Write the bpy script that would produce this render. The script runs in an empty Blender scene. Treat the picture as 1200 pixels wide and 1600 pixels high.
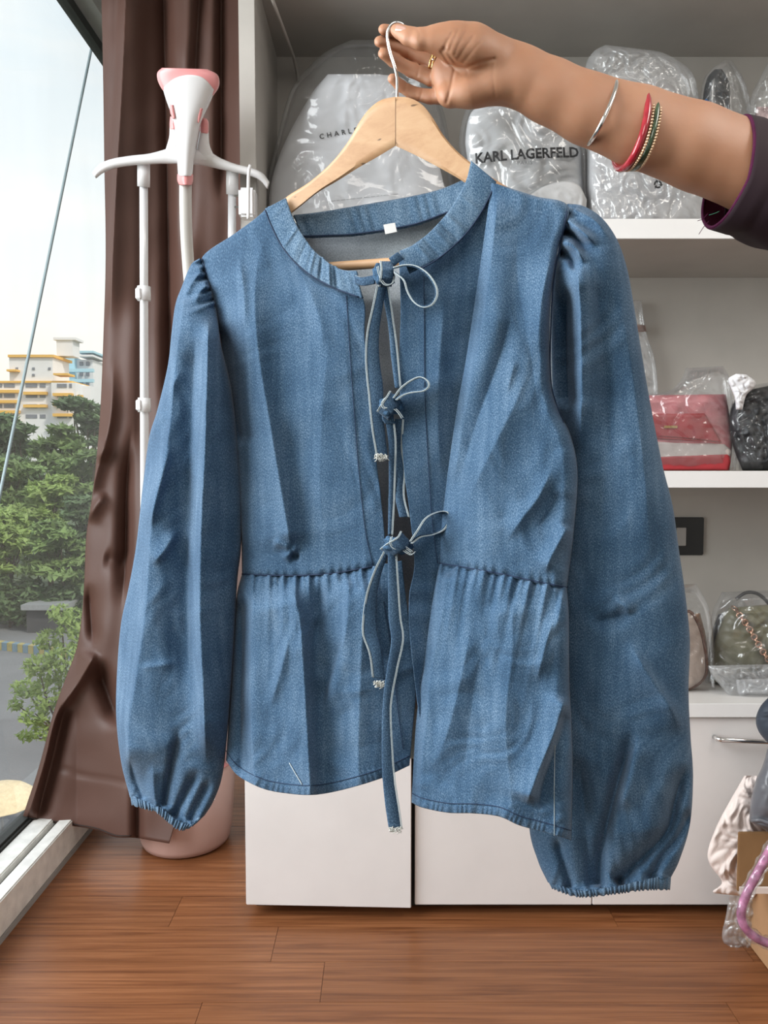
import bpy, bmesh, math
import numpy as np
from mathutils import Vector, Matrix

# ------------------------------------------------------------------ camera
FPX = 1200.0                      # focal length in pixels of the 1200x1600 frame
PITCH = math.atan(70.0 / FPX)     # camera looks a little down
CAMZ = 1.0
sc = bpy.context.scene
COL = sc.collection
cam_d = bpy.data.cameras.new('camera')
cam = bpy.data.objects.new('camera', cam_d)
COL.objects.link(cam)
cam.location = (0, 0, CAMZ)
cam.rotation_euler = (math.pi / 2 - PITCH, 0, 0)
cam_d.sensor_fit = 'VERTICAL'
cam_d.sensor_height = 36.0
cam_d.lens = FPX / 1600.0 * 36.0
cam_d.clip_start = 0.01
cam_d.clip_end = 2000
sc.camera = cam

# ------------------------------------------------------------------ world, lights, exposure
w = bpy.data.worlds.new('sky')
sc.world = w
w.use_nodes = True
nt = w.node_tree
nt.nodes.clear()
tc = nt.nodes.new('ShaderNodeTexCoord')
sep = nt.nodes.new('ShaderNodeSeparateXYZ')
ramp = nt.nodes.new('ShaderNodeValToRGB')
nz = nt.nodes.new('ShaderNodeTexNoise')
mp = nt.nodes.new('ShaderNodeMapping')
mixc = nt.nodes.new('ShaderNodeMixRGB')
cr2 = nt.nodes.new('ShaderNodeValToRGB')
bg = nt.nodes.new('ShaderNodeBackground')
out = nt.nodes.new('ShaderNodeOutputWorld')
nt.links.new(tc.outputs['Generated'], sep.inputs[0])
nt.links.new(sep.outputs['Z'], ramp.inputs[0])
e = ramp.color_ramp.elements
e[0].position = 0.0; e[0].color = (0.90, 0.84, 0.72, 1)
e[1].position = 1.0; e[1].color = (0.42, 0.60, 0.82, 1)
for p, c in ((0.10, (0.95, 0.90, 0.80, 1)), (0.24, (0.89, 0.92, 0.93, 1)), (0.5, (0.76, 0.85, 0.91, 1))):
    n = e.new(p); n.color = c
mp.inputs['Scale'].default_value = (1.5, 1.5, 6)
nt.links.new(tc.outputs['Generated'], mp.inputs[0])
nt.links.new(mp.outputs[0], nz.inputs['Vector'])
nz.inputs['Scale'].default_value = 2.2
nz.inputs['Detail'].default_value = 5
nt.links.new(nz.outputs[0], cr2.inputs[0])
cr2.color_ramp.elements[0].position = 0.45; cr2.color_ramp.elements[0].color = (0, 0, 0, 1)
cr2.color_ramp.elements[1].position = 0.75; cr2.color_ramp.elements[1].color = (1, 1, 1, 1)
nt.links.new(cr2.outputs[0], mixc.inputs[0])
nt.links.new(ramp.outputs[0], mixc.inputs[1])
mixc.inputs[2].default_value = (0.98, 0.96, 0.93, 1)
nt.links.new(mixc.outputs[0], bg.inputs[0])
bg.inputs[1].default_value = 1.22
nt.links.new(bg.outputs[0], out.inputs[0])

def area(name, loc, target, size, power, color=(1, 1, 1), sy=None):
    d = bpy.data.lights.new(name, 'AREA')
    d.energy = power; d.color = color
    d.shape = 'RECTANGLE'; d.size = size; d.size_y = sy or size
    o = bpy.data.objects.new(name, d)
    COL.objects.link(o)
    o.location = loc
    o.rotation_euler = (Vector(target) - Vector(loc)).to_track_quat('-Z', 'Y').to_euler()
    return o
# ceiling panels of the room, behind and above the photographer
area('ceiling_panel_light', (0.1, -0.7, 2.47), (0.1, -0.7, 0), 0.6, 13, (1.0, 0.94, 0.87), 1.2)
area('ceiling_panel_light.001', (1.2, 0.45, 2.47), (1.2, 0.45, 0), 0.5, 13, (1.0, 0.94, 0.87), 1.0)
# daylight of the open sky falling in through the glazed left side
area('window_daylight', (-1.9, 0.42, 1.75), (0.0, 0.8, 0.9), 1.5, 108, (0.95, 0.97, 1.0), 2.2)

# hazy sun standing behind the building: it lights the street, not the room
sd_ = bpy.data.lights.new('hazy_sun', 'SUN'); sd_.energy = 2.6; sd_.color = (1.0, 0.93, 0.80); sd_.angle = 0.12
so_ = bpy.data.objects.new('hazy_sun', sd_); COL.objects.link(so_)
so_.rotation_euler = Vector((-0.55, 0.45, -0.70)).to_track_quat('-Z', 'Y').to_euler()

vs = sc.view_settings
vs.view_transform = 'Standard'
vs.look = 'None'
vs.exposure = 0.12
vs.gamma = 1.0
vs.use_curve_mapping = False
sc.cycles.max_bounces = 10
sc.cycles.transparent_max_bounces = 24
sc.cycles.caustics_reflective = False
sc.cycles.caustics_refractive = False

# ------------------------------------------------------------------ helpers
CP, SP = math.cos(PITCH), math.sin(PITCH)
def pix(px, py, Y):
    """world point(s) seen at pixel px,py standing at depth Y (works on arrays)"""
    u = (np.asarray(px, float) - 600.0) / FPX
    v = (800.0 - np.asarray(py, float)) / FPX
    dy = CP + v * SP
    dz = -SP + v * CP
    t = np.asarray(Y, float) / dy
    return np.stack(np.broadcast_arrays(u * t, dy * t, CAMZ + dz * t), axis=-1)
def P(px, py, Y):
    return Vector(pix(px, py, Y).tolist())
def Zp(py, Y):
    return float(pix(600, py, Y)[2])
def Xp(px, py, Y):
    return float(pix(px, py, Y)[0])

def set_props(o, label=None, cat=None, group=None, kind=None):
    if label: o['label'] = label
    if cat: o['category'] = cat
    if group: o['group'] = group
    if kind: o['kind'] = kind
    return o
def attach(o, parent):
    if parent is not None:
        o.parent = parent
        o.matrix_parent_inverse = parent_world(parent).inverted()
def parent_world(p):
    m = Matrix.LocRotScale(p.location, p.rotation_euler, p.scale)
    if p.parent is not None:
        m = parent_world(p.parent) @ p.matrix_parent_inverse @ m
    return m
def empty(name, loc, label=None, cat=None, group=None, kind=None):
    o = bpy.data.objects.new(name, None)
    COL.objects.link(o)
    o.location = loc
    o.empty_display_size = 0.05
    return set_props(o, label, cat, group, kind)
def mesh(name, verts, faces, mat, parent=None, smooth=True, uv=None):
    me = bpy.data.meshes.new(name)
    verts = np.asarray(verts, dtype=np.float32).reshape(-1, 3)
    if isinstance(faces, np.ndarray) and faces.ndim == 2:
        nf, k = faces.shape
        me.vertices.add(len(verts)); me.vertices.foreach_set('co', verts.ravel())
        me.loops.add(nf * k); me.loops.foreach_set('vertex_index', faces.astype(np.int32).ravel())
        me.polygons.add(nf)
        me.polygons.foreach_set('loop_start', np.arange(0, nf * k, k, dtype=np.int32))
        me.polygons.foreach_set('loop_total', np.full(nf, k, dtype=np.int32))
        me.update(calc_edges=True)
    else:
        me.from_pydata([tuple(map(float, v)) for v in verts], [], [tuple(f) for f in faces])
        me.update()
    me.validate()
    if uv is not None:
        lay = me.uv_layers.new(name='UVMap')
        idx = np.empty(len(me.loops), dtype=np.int32)
        me.loops.foreach_get('vertex_index', idx)
        lay.data.foreach_set('uv', np.asarray(uv, dtype=np.float32)[idx].ravel())
    me.polygons.foreach_set('use_smooth', np.full(len(me.polygons), smooth, dtype=bool))
    if mat is not None:
        for m in (mat if isinstance(mat, (list, tuple)) else [mat]):
            me.materials.append(m)
    o = bpy.data.objects.new(name, me)
    COL.objects.link(o)
    attach(o, parent)
    return o
def bm_obj(name, bm, mat, parent=None, smooth=False):
    me = bpy.data.meshes.new(name)
    bm.normal_update(); bm.to_mesh(me); bm.free()
    me.polygons.foreach_set('use_smooth', np.full(len(me.polygons), smooth, dtype=bool))
    if mat is not None: me.materials.append(mat)
    o = bpy.data.objects.new(name, me)
    COL.objects.link(o)
    attach(o, parent)
    return o
def box(name, x0, x1, y0, y1, z0, z1, mat, parent=None, bev=0.0, rotz=0.0, pivot=None):
    bm = bmesh.new()
    bmesh.ops.create_cube(bm, size=1.0)
    for v in bm.verts:
        v.co = Vector(((x0 + x1) / 2 + v.co.x * (x1 - x0), (y0 + y1) / 2 + v.co.y * (y1 - y0), (z0 + z1) / 2 + v.co.z * (z1 - z0)))
    if bev:
        bmesh.ops.bevel(bm, geom=list(bm.edges), offset=bev, segments=2, affect='EDGES', clamp_overlap=True)
    if rotz:
        bmesh.ops.rotate(bm, cent=pivot or ((x0 + x1) / 2, (y0 + y1) / 2, 0), matrix=Matrix.Rotation(rotz, 3, 'Z'), verts=bm.verts)
    return bm_obj(name, bm, mat, parent)
def spline(pts, n):
    """Catmull-Rom resample of control points at n equal arc-length steps"""
    p = np.asarray(pts, float)
    if len(p) == 2:
        t = np.linspace(0, 1, n)[:, None]
        return p[0] * (1 - t) + p[1] * t
    q = np.vstack([2 * p[0] - p[1], p, 2 * p[-1] - p[-2]])
    dense = []
    m = 16
    tt = np.linspace(0, 1, m, endpoint=False)[:, None]
    for i in range(1, len(q) - 2):
        a, b, c, d = q[i - 1], q[i], q[i + 1], q[i + 2]
        dense.append(0.5 * (2 * b + (c - a) * tt + (2 * a - 5 * b + 4 * c - d) * tt ** 2 + (3 * b - a - 3 * c + d) * tt ** 3))
    dense.append(p[-1:])
    D = np.vstack(dense)
    s = np.concatenate([[0], np.cumsum(np.linalg.norm(np.diff(D, axis=0), axis=1))])
    u = np.linspace(0, s[-1], n)
    return np.stack([np.interp(u, s, D[:, k]) for k in range(D.shape[1])], axis=1)
def tube_geo(pts, rad, seg=8, closed=False, cap=True):
    p = np.asarray(pts, float)
    n = len(p)
    r = np.broadcast_to(np.asarray(rad, float), (n,))
    if closed:
        T = np.roll(p, -1, 0) - np.roll(p, 1, 0)
    else:
        T = np.gradient(p, axis=0)
    T /= np.linalg.norm(T, axis=1, keepdims=True) + 1e-12
    up = np.array([0, 0, 1.0]) if abs(T[0][2]) < 0.9 else np.array([1.0, 0, 0])
    N = np.empty_like(p)
    v = np.cross(T[0], up); v /= np.linalg.norm(v)
    for i in range(n):
        v = v - T[i] * np.dot(v, T[i]); v /= np.linalg.norm(v) + 1e-12
        N[i] = v
    B = np.cross(T, N)
    a = np.linspace(0, 2 * math.pi, seg, endpoint=False)
    V = p[:, None, :] + r[:, None, None] * (np.cos(a)[None, :, None] * N[:, None, :] + np.sin(a)[None, :, None] * B[:, None, :])
    V = V.reshape(-1, 3)
    F = []
    for i in range(n if closed else n - 1):
        i2 = (i + 1) % n
        for j in range(seg):
            j2 = (j + 1) % seg
            F.append((i * seg + j, i * seg + j2, i2 * seg + j2, i2 * seg + j))
    if cap and not closed:
        F.append(tuple(range(seg - 1, -1, -1)))
        F.append(tuple((n - 1) * seg + j for j in range(seg)))
    return V, F
def tube(name, pts, rad, mat, parent=None, seg=8, closed=False):
    V, F = tube_geo(pts, rad, seg, closed)
    return mesh(name, V, F, mat, parent)
def lathe(name, prof, center, mat, parent=None, seg=40, smooth=True):
    V, F = [], []
    n = len(prof)
    for (r, z) in prof:
        for j in range(seg):
            a = 2 * math.pi * j / seg
            V.append((center[0] + r * math.cos(a), center[1] + r * math.sin(a), center[2] + z))
    for i in range(n - 1):
        for j in range(seg):
            j2 = (j + 1) % seg
            F.append((i * seg + j, i * seg + j2, (i + 1) * seg + j2, (i + 1) * seg + j))
    F.append(tuple(range(seg - 1, -1, -1)))
    F.append(tuple((n - 1) * seg + j for j in range(seg)))
    o = mesh(name, V, F, mat, parent, smooth)
    return o
def seg_dist(px, py, pts):
    """distance to polyline, signed side (+ = right of travel in picture), and position 0..1 along it"""
    p = np.asarray(pts, float)
    L = np.concatenate([[0], np.cumsum(np.linalg.norm(np.diff(p, axis=0), axis=1))])
    best = np.full(np.shape(px), 1e9); side = np.zeros(np.shape(px)); along = np.zeros(np.shape(px))
    for i in range(len(p) - 1):
        d = p[i + 1] - p[i]
        l2 = d @ d + 1e-12
        t = ((px - p[i][0]) * d[0] + (py - p[i][1]) * d[1]) / l2
        tcl = np.clip(t, 0, 1)
        dx = px - (p[i][0] + tcl * d[0]); dy = py - (p[i][1] + tcl * d[1])
        dd = np.hypot(dx, dy)
        m = dd < best
        best = np.where(m, dd, best)
        side = np.where(m, np.sign(d[0] * dy - d[1] * dx), side)
        along = np.where(m, (L[i] + tcl * math.sqrt(l2)) / L[-1], along)
    return best, side, along
FOLD_GAIN = 2.3
def fold(px, py, pts, amp, wl, wr, t0=0.3, t1=0.3):
    """soft ridge (amp>0) or crease; wl/wr = widths on picture-left / picture-right of a line drawn downwards"""
    pts = spline(pts, max(6, 4 * len(pts))) if len(pts) > 2 else np.asarray(pts, float)
    d, s, a = seg_dist(px, py, pts)
    wd = np.where(s > 0, wl, wr)      # travelling down, picture-left is +cross
    tap = np.ones_like(d)
    if t0 > 0: tap = tap * np.clip(a / t0, 0, 1)
    if t1 > 0: tap = tap * np.clip((1 - a) / t1, 0, 1)
    tap = tap * tap * (3 - 2 * tap)
    return FOLD_GAIN * amp * tap * (0.45 * np.exp(-(d / (1.15 * wd)) ** 2) + 0.55 * np.exp(-np.sqrt(d * d + 0.6) / (0.75 * wd)))
def crumple(px, py, scale, seed, n=7):
    """faceted creases like crushed film, about -0.5..0.5"""
    rs = np.random.RandomState(seed)
    out = np.zeros(np.shape(px))
    wx = np.zeros(np.shape(px)); wy = np.zeros(np.shape(px))
    for k in range(3):
        a = rs.rand() * 6.28; f = (0.35 + 0.5 * rs.rand()) / scale
        ph = rs.rand() * 6.28
        wx = wx + 0.35 * scale * np.sin(6.28 * f * (px * math.cos(a) + py * math.sin(a)) + ph)
        wy = wy + 0.35 * scale * np.cos(6.28 * f * (px * math.sin(a) - py * math.cos(a)) + ph * 1.7)
    tot = 0
    for k in range(n):
        a = rs.rand() * 6.28
        f = (0.4 + 1.6 * (k + 1) / n) / scale
        amp = 1.0 / (0.6 + 1.6 * (k + 1) / n)
        u = f * ((px + wx) * math.cos(a) + (py + wy) * math.sin(a)) + rs.rand()
        out = out + amp * (np.abs(u - np.floor(u) - 0.5) * 2 - 0.5)
        tot += amp
    return out / tot * 2.0
def grid_faces(nu, nv, off=0, flip=False, wrap=False):
    i = np.arange(nv - 1)[:, None]; m = nu if wrap else nu - 1
    j = np.arange(m)[None, :]
    a = i * nu + j; b = i * nu + (j + 1) % nu; c = (i + 1) * nu + (j + 1) % nu; d = (i + 1) * nu + j
    f = np.stack([a, d, c, b], axis=-1).reshape(-1, 4) + off
    return f[:, ::-1] if flip else f

def cloth_uv(V, px, py, Y0):
    """texture coordinates that follow the cloth's true width, in hundredths of a picture pixel"""
    kp = float(np.mean(Y0)) / FPX
    a = np.concatenate([np.zeros((V.shape[0], 1)), np.cumsum(np.linalg.norm(np.diff(V, axis=1), axis=2), axis=1)], axis=1)
    m = V.shape[1] // 2
    ref = px[:, px.shape[1] // 2]
    u = ref[:, None] + (a - a[:, m:m + 1]) / kp
    return np.stack([u / 100.0, np.broadcast_to(-py[:, py.shape[1] // 2][:, None], u.shape) / 100.0], -1)
class Sheet:
    """a cloth or film sheet between a left and a right outline, with depth relief toward the viewer"""
    def __init__(self, L, R, nu, nv, Yf, relief=None, bot=None, top=None, reach=0.25):
        l = spline(L, nv); r = spline(R, nv)
        self.s = np.broadcast_to(np.linspace(0, 1, nu)[None, :], (nv, nu))
        self.t = np.broadcast_to(np.linspace(0, 1, nv)[:, None], (nv, nu))
        self.px = l[:, :1] * (1 - self.s) + r[:, :1] * self.s
        self.py = l[:, 1:] * (1 - self.s) + r[:, 1:] * self.s
        for crv, tt in ((bot, np.clip((self.t - 1 + reach) / reach, 0, 1)), (top, np.clip((reach - self.t) / reach, 0, 1))):
            if crv is not None:
                c = spline(crv, nu)
                row = -1 if crv is bot else 0
                dx = c[:, 0] - self.px[row]; dy = c[:, 1] - self.py[row]
                f = tt * tt * (3 - 2 * tt)
                self.px = self.px + f * dx[None, :]; self.py = self.py + f * dy[None, :]
        self.nu, self.nv = nu, nv
        self.Y0 = Yf(self.px, self.py) if callable(Yf) else np.full_like(self.px, Yf)
        self.off = relief(self.px, self.py, self.s, self.t) if relief else np.zeros_like(self.px)
    def verts(self):
        return pix(self.px, self.py, self.Y0 - self.off).reshape(-1, 3)
    def uv(self):
        if getattr(self, 'flat', False):
            return np.stack([self.px / 100.0, -self.py / 100.0], -1).reshape(-1, 2)
        return cloth_uv(self.verts().reshape(self.nv, self.nu, 3), self.px, self.py, self.Y0).reshape(-1, 2)
    def depth_at(self, x, y):
        x = np.atleast_1d(np.asarray(x, float)); y = np.atleast_1d(np.asarray(y, float))
        res = np.empty(len(x)); D = (self.Y0 - self.off)
        for k in range(len(x)):
            d = (self.px - x[k]) ** 2 + (self.py - y[k]) ** 2
            idx = np.argpartition(d.ravel(), 4)[:4]
            w_ = 1.0 / (d.ravel()[idx] + 0.3)
            res[k] = (D.ravel()[idx] * w_).sum() / w_.sum()
        return res
    def build(self, name, mat, parent=None, solid=0.0):
        o = mesh(name, self.verts(), grid_faces(self.nu, self.nv), mat, parent, uv=self.uv())
        if solid:
            m = o.modifiers.new('thickness', 'SOLIDIFY')
            m.thickness = solid; m.offset = -1
            if isinstance(mat, (list, tuple)) and len(mat) > 1:
                m.material_offset = 1
        return o
class Tube(Sheet):
    """closed tube: the sheet is the front, a second sheet behind closes it"""
    def __init__(self, L, R, nu, nv, Yf, front, back, **kw):
        Sheet.__init__(self, L, R, nu, nv, Yf, front, **kw)
        self.boff = back(self.px, self.py, self.s, self.t)
    def build(self, name, mat, parent=None, cap=True, solid=0.0):
        nu, nv = self.nu, self.nv
        F = pix(self.px, self.py, self.Y0 - self.off)
        B = pix(self.px, self.py, self.Y0 - self.boff)[:, ::-1][:, 1:-1]
        ring = np.concatenate([F, B], axis=1)
        n = ring.shape[1]
        ring = np.roll(ring, (nu - 2) // 2, axis=1)
        uv = cloth_uv(ring, self.px, self.py, self.Y0).reshape(-1, 2)
        f = grid_faces(n, nv, wrap=True)
        V = ring.reshape(-1, 3)
        if cap:
            top = V[:n].mean(0); bot = V[-n:].mean(0)
            V = np.vstack([V, top, bot]); uv = np.vstack([uv, uv[:n].mean(0), uv[-n:].mean(0)])
            k = len(V)
            j = np.arange(n); j2 = (j + 1) % n
            base = (nv - 1) * n
            c1 = np.stack([j, j2, np.full(n, k - 2), np.full(n, k - 2)], -1)
            c2 = np.stack([base + j2, base + j, np.full(n, k - 1), np.full(n, k - 1)], -1)
            fl = [tuple(x) for x in f] + [tuple(x[:3]) for x in c1] + [tuple(x[:3]) for x in c2]
            f = fl
        o = mesh(name, V, f, mat, parent, uv=uv)
        if solid:
            m = o.modifiers.new('thickness', 'SOLIDIFY'); m.thickness = solid; m.offset = -1
        return o
def rnd(s, p=0.5):
    """round profile 0 at s=0,1 and 1 in the middle"""
    return np.clip(1 - (2 * s - 1) ** 2, 0, 1) ** p

# ------------------------------------------------------------------ materials
def newmat(name):
    m = bpy.data.materials.new(name); m.use_nodes = True
    n = m.node_tree; n.nodes.clear()
    o = n.nodes.new('ShaderNodeOutputMaterial')
    b = n.nodes.new('ShaderNodeBsdfPrincipled')
    n.links.new(b.outputs[0], o.inputs[0])
    return m, n, b, o
def N(n, kind, **kw):
    x = n.nodes.new(kind)
    for k, v in kw.items():
        if k in x.inputs: x.inputs[k].default_value = v
        else: setattr(x, k, v)
    return x
def ramp_node(n, src, stops):
    r = n.nodes.new('ShaderNodeValToRGB')
    n.links.new(src, r.inputs[0])
    el = r.color_ramp.elements
    while len(el) > 1: el.remove(el[-1])
    el[0].position = stops[0][0]; el[0].color = tuple(stops[0][1]) + (1,)
    for p, c in stops[1:]:
        q = el.new(p); q.color = tuple(c) + (1,)
    return r.outputs[0]
def plain(name, col, rough=0.5, metal=0.0, noise=0.05, nscale=8.0, bump=0.0, bscale=60.0, spec=0.5, coat=0.0, trans=0.0):
    m, n, b, o = newmat(name)
    tcx = N(n, 'ShaderNodeTexCoord')
    t = N(n, 'ShaderNodeTexNoise', Scale=nscale, Detail=4.0)
    n.links.new(tcx.outputs['Object'], t.inputs['Vector'])
    c0 = [max(0, x * (1 - noise * 2)) for x in col]; c1 = [min(1, x * (1 + noise * 2)) for x in col]
    n.links.new(ramp_node(n, t.outputs[0], [(0.3, c0), (0.7, c1)]), b.inputs['Base Color'])
    b.inputs['Roughness'].default_value = rough
    b.inputs['Metallic'].default_value = metal
    b.inputs['Specular IOR Level'].default_value = spec
    b.inputs['Coat Weight'].default_value = coat
    if bump:
        t2 = N(n, 'ShaderNodeTexNoise', Scale=bscale, Detail=3.0)
        n.links.new(tcx.outputs['Object'], t2.inputs['Vector'])
        bp = N(n, 'ShaderNodeBump', Strength=bump, Distance=0.002)
        n.links.new(t2.outputs[0], bp.inputs['Height'])
        n.links.new(bp.outputs[0], b.inputs['Normal'])
    if trans:
        tr = N(n, 'ShaderNodeBsdfTranslucent', Color=tuple(col) + (1,))
        mx = N(n, 'ShaderNodeMixShader', Fac=trans)
        n.links.new(b.outputs[0], mx.inputs[1]); n.links.new(tr.outputs[0], mx.inputs[2])
        n.links.new(mx.outputs[0], o.inputs[0])
    return m
def denim(name, dark, mid, light, big=0.25):
    m, n, b, o = newmat(name)
    uv = N(n, 'ShaderNodeTexCoord')
    mp_ = N(n, 'ShaderNodeMapping'); mp_.inputs['Scale'].default_value = (1.0, 0.55, 1)
    mp_.inputs['Rotation'].default_value = (0, 0, 0.25)
    n.links.new(uv.outputs['UV'], mp_.inputs[0])
    t1 = N(n, 'ShaderNodeTexNoise', Scale=64.0, Detail=3.0, Roughness=0.7)
    n.links.new(mp_.outputs[0], t1.inputs['Vector'])
    mp2 = N(n, 'ShaderNodeMapping'); mp2.inputs['Scale'].default_value = (6.0, 0.7, 1)
    n.links.new(uv.outputs['UV'], mp2.inputs[0])
    t2 = N(n, 'ShaderNodeTexNoise', Scale=1.3, Detail=4.0)
    n.links.new(mp2.outputs[0], t2.inputs['Vector'])
    t3 = N(n, 'ShaderNodeTexNoise', Scale=1.1, Detail=3.0)
    n.links.new(uv.outputs['UV'], t3.inputs['Vector'])
    a1 = N(n, 'ShaderNodeMath', operation='MULTIPLY_ADD'); a1.inputs[1].default_value = 0.22; 
    n.links.new(t2.outputs[0], a1.inputs[0]); n.links.new(t1.outputs[0], a1.inputs[2])
    a2 = N(n, 'ShaderNodeMath', operation='MULTIPLY_ADD'); a2.inputs[1].default_value = big
    n.links.new(t3.outputs[0], a2.inputs[0]); n.links.new(a1.outputs[0], a2.inputs[2])
    col = ramp_node(n, a2.outputs[0], [(0.50, dark), (0.73, mid), (0.98, light)])
    n.links.new(col, b.inputs['Base Color'])
    b.inputs['Roughness'].default_value = 0.88
    b.inputs['Specular IOR Level'].default_value = 0.2
    b.inputs['Sheen Weight'].default_value = 0.12
    b.inputs['Sheen Roughness'].default_value = 0.5
    t4 = N(n, 'ShaderNodeTexNoise', Scale=9.0, Detail=4.0)
    n.links.new(uv.outputs['UV'], t4.inputs['Vector'])
    b1 = N(n, 'ShaderNodeBump', Strength=0.22, Distance=0.0012)
    n.links.new(t4.outputs[0], b1.inputs['Height'])
    b2 = N(n, 'ShaderNodeBump', Strength=0.35, Distance=0.0004)
    n.links.new(t1.outputs[0], b2.inputs['Height']); n.links.new(b1.outputs[0], b2.inputs['Normal'])
    n.links.new(b2.outputs[0], b.inputs['Normal'])
    return m
def wood(name, c0, c1, c2, scale=(1, 14, 14), rough=0.4, spot=False, grain=6.0):
    m, n, b, o = newmat(name)
    tcx = N(n, 'ShaderNodeTexCoord')
    oi = N(n, 'ShaderNodeObjectInfo')
    add = N(n, 'ShaderNodeVectorMath', operation='ADD')
    sc_ = N(n, 'ShaderNodeVectorMath', operation='SCALE'); sc_.inputs[0].default_value = (7.3, 3.1, 5.7)
    n.links.new(oi.outputs['Random'], sc_.inputs['Scale'])
    n.links.new(tcx.outputs['Object'], add.inputs[0]); n.links.new(sc_.outputs[0], add.inputs[1])
    mp_ = N(n, 'ShaderNodeMapping'); mp_.inputs['Scale'].default_value = scale
    n.links.new(add.outputs[0], mp_.inputs[0])
    t = N(n, 'ShaderNodeTexNoise', Scale=grain, Detail=8.0, Roughness=0.65, Distortion=0.6)
    n.links.new(mp_.outputs[0], t.inputs['Vector'])
    col = ramp_node(n, t.outputs[0], [(0.30, c0), (0.5, c1), (0.72, c2)])
    if spot:
        v = N(n, 'ShaderNodeTexNoise', Scale=grain * 9, Detail=1.0)
        mp3 = N(n, 'ShaderNodeMapping'); mp3.inputs['Scale'].default_value = tuple(0.25 * x for x in scale)
        n.links.new(add.outputs[0], mp3.inputs[0]); n.links.new(mp3.outputs[0], v.inputs['Vector'])
        msk = ramp_node(n, v.outputs[0], [(0.74, (0, 0, 0)), (0.77, (1, 1, 1))])
        mx = N(n, 'ShaderNodeMixRGB'); mx.inputs[2].default_value = tuple(x * 0.35 for x in c0) + (1,)
        n.links.new(msk, mx.inputs[0]); n.links.new(col, mx.inputs[1]); col = mx.outputs[0]
    else:
        hv = N(n, 'ShaderNodeHueSaturation')
        mr = N(n, 'ShaderNodeMapRange'); mr.inputs[3].default_value = 0.88; mr.inputs[4].default_value = 1.12
        n.links.new(oi.outputs['Random'], mr.inputs[0]); n.links.new(mr.outputs[0], hv.inputs['Value'])
        n.links.new(col, hv.inputs['Color']); col = hv.outputs[0]
    n.links.new(col, b.inputs['Base Color'])
    b.inputs['Roughness'].default_value = rough
    bp = N(n, 'ShaderNodeBump', Strength=0.15, Distance=0.001)
    n.links.new(t.outputs[0], bp.inputs['Height']); n.links.new(bp.outputs[0], b.inputs['Normal'])
    return m
def film(name, haze=0.10, gloss=0.16, tint=(0.95, 0.96, 0.97), rough=0.12, bscale=40.0, bump=0.5):
    """clear crinkled plastic film: mostly see-through with sharp glints"""
    m = bpy.data.materials.new(name); m.use_nodes = True
    n = m.node_tree; n.nodes.clear()
    o = n.nodes.new('ShaderNodeOutputMaterial')
    tcx = N(n, 'ShaderNodeTexCoord')
    v = N(n, 'ShaderNodeTexNoise', Scale=bscale, Detail=3.0, Distortion=1.2)
    n.links.new(tcx.outputs['Object'], v.inputs['Vector'])
    bp = N(n, 'ShaderNodeBump', Strength=bump, Distance=0.006)
    n.links.new(v.outputs[0], bp.inputs['Height'])
    t = N(n, 'ShaderNodeBsdfTransparent', Color=tuple(tint) + (1,))
    d = N(n, 'ShaderNodeBsdfDiffuse', Color=(0.85, 0.86, 0.88, 1))
    g = N(n, 'ShaderNodeBsdfGlossy', Color=(1, 1, 1, 1), Roughness=rough)
    n.links.new(bp.outputs[0], g.inputs['Normal'])
    lw = N(n, 'ShaderNodeLayerWeight', Blend=0.35)
    n.links.new(bp.outputs[0], lw.inputs['Normal'])
    ad = N(n, 'ShaderNodeMath', operation='MULTIPLY_ADD'); ad.inputs[1].default_value = 0.35; ad.inputs[2].default_value = gloss
    n.links.new(lw.outputs['Fresnel'], ad.inputs[0])
    m1 = N(n, 'ShaderNodeMixShader', Fac=haze)
    n.links.new(t.outputs[0], m1.inputs[1]); n.links.new(d.outputs[0], m1.inputs[2])
    m2 = N(n, 'ShaderNodeMixShader')
    n.links.new(ad.outputs[0], m2.inputs[0]); n.links.new(m1.outputs[0], m2.inputs[1]); n.links.new(g.outputs[0], m2.inputs[2])
    n.links.new(m2.outputs[0], o.inputs[0])
    return m

M = {}
M['denim'] = denim('denim', (0.015, 0.041, 0.086), (0.050, 0.110, 0.196), (0.205, 0.300, 0.415))
M['denim_band'] = denim('denim_band', (0.016, 0.042, 0.082), (0.052, 0.110, 0.188), (0.22, 0.315, 0.42), big=0.34)
M['denim_inside'] = denim('denim_inside', (0.30, 0.35, 0.39), (0.52, 0.57, 0.62), (0.74, 0.78, 0.82), big=0.18)
M['denim_tie'] = denim('denim_tie', (0.012, 0.030, 0.062), (0.036, 0.078, 0.140), (0.14, 0.23, 0.34))  # same cloth in a darker tone: the ties' shadow put into the colour
M['denim_knot'] = plain('denim_knot', (0.046, 0.098, 0.172), 0.9, noise=0.28, nscale=420, bump=0.5, bscale=700, spec=0.2)
M['thread_dark'] = plain('thread_dark', (0.012, 0.03, 0.075), 0.8)
M['thread_light'] = plain('thread_light', (0.50, 0.57, 0.60), 0.8, bump=0.4, bscale=900)
M['fray'] = plain('fray', (0.66, 0.66, 0.62), 0.9)
M['white_tag'] = plain('white_tag', (0.85, 0.85, 0.85), 0.6)
M['laminate'] = plain('white_laminate', (0.74, 0.72, 0.70), 0.38, noise=0.02)
M['laminate_grey'] = plain('grey_laminate', (0.47, 0.442, 0.41), 0.45, noise=0.03)
M['edge_white'] = plain('white_edge_band', (0.86, 0.85, 0.85), 0.35, noise=0.01)
M['door_white'] = plain('gloss_door', (0.76, 0.73, 0.72), 0.28, noise=0.015)
M['wall'] = plain('painted_wall', (0.60, 0.58, 0.55), 0.7)
M['wall_dark'] = plain('shadowed_recess_wall', (0.55, 0.53, 0.50), 0.7)
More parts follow.
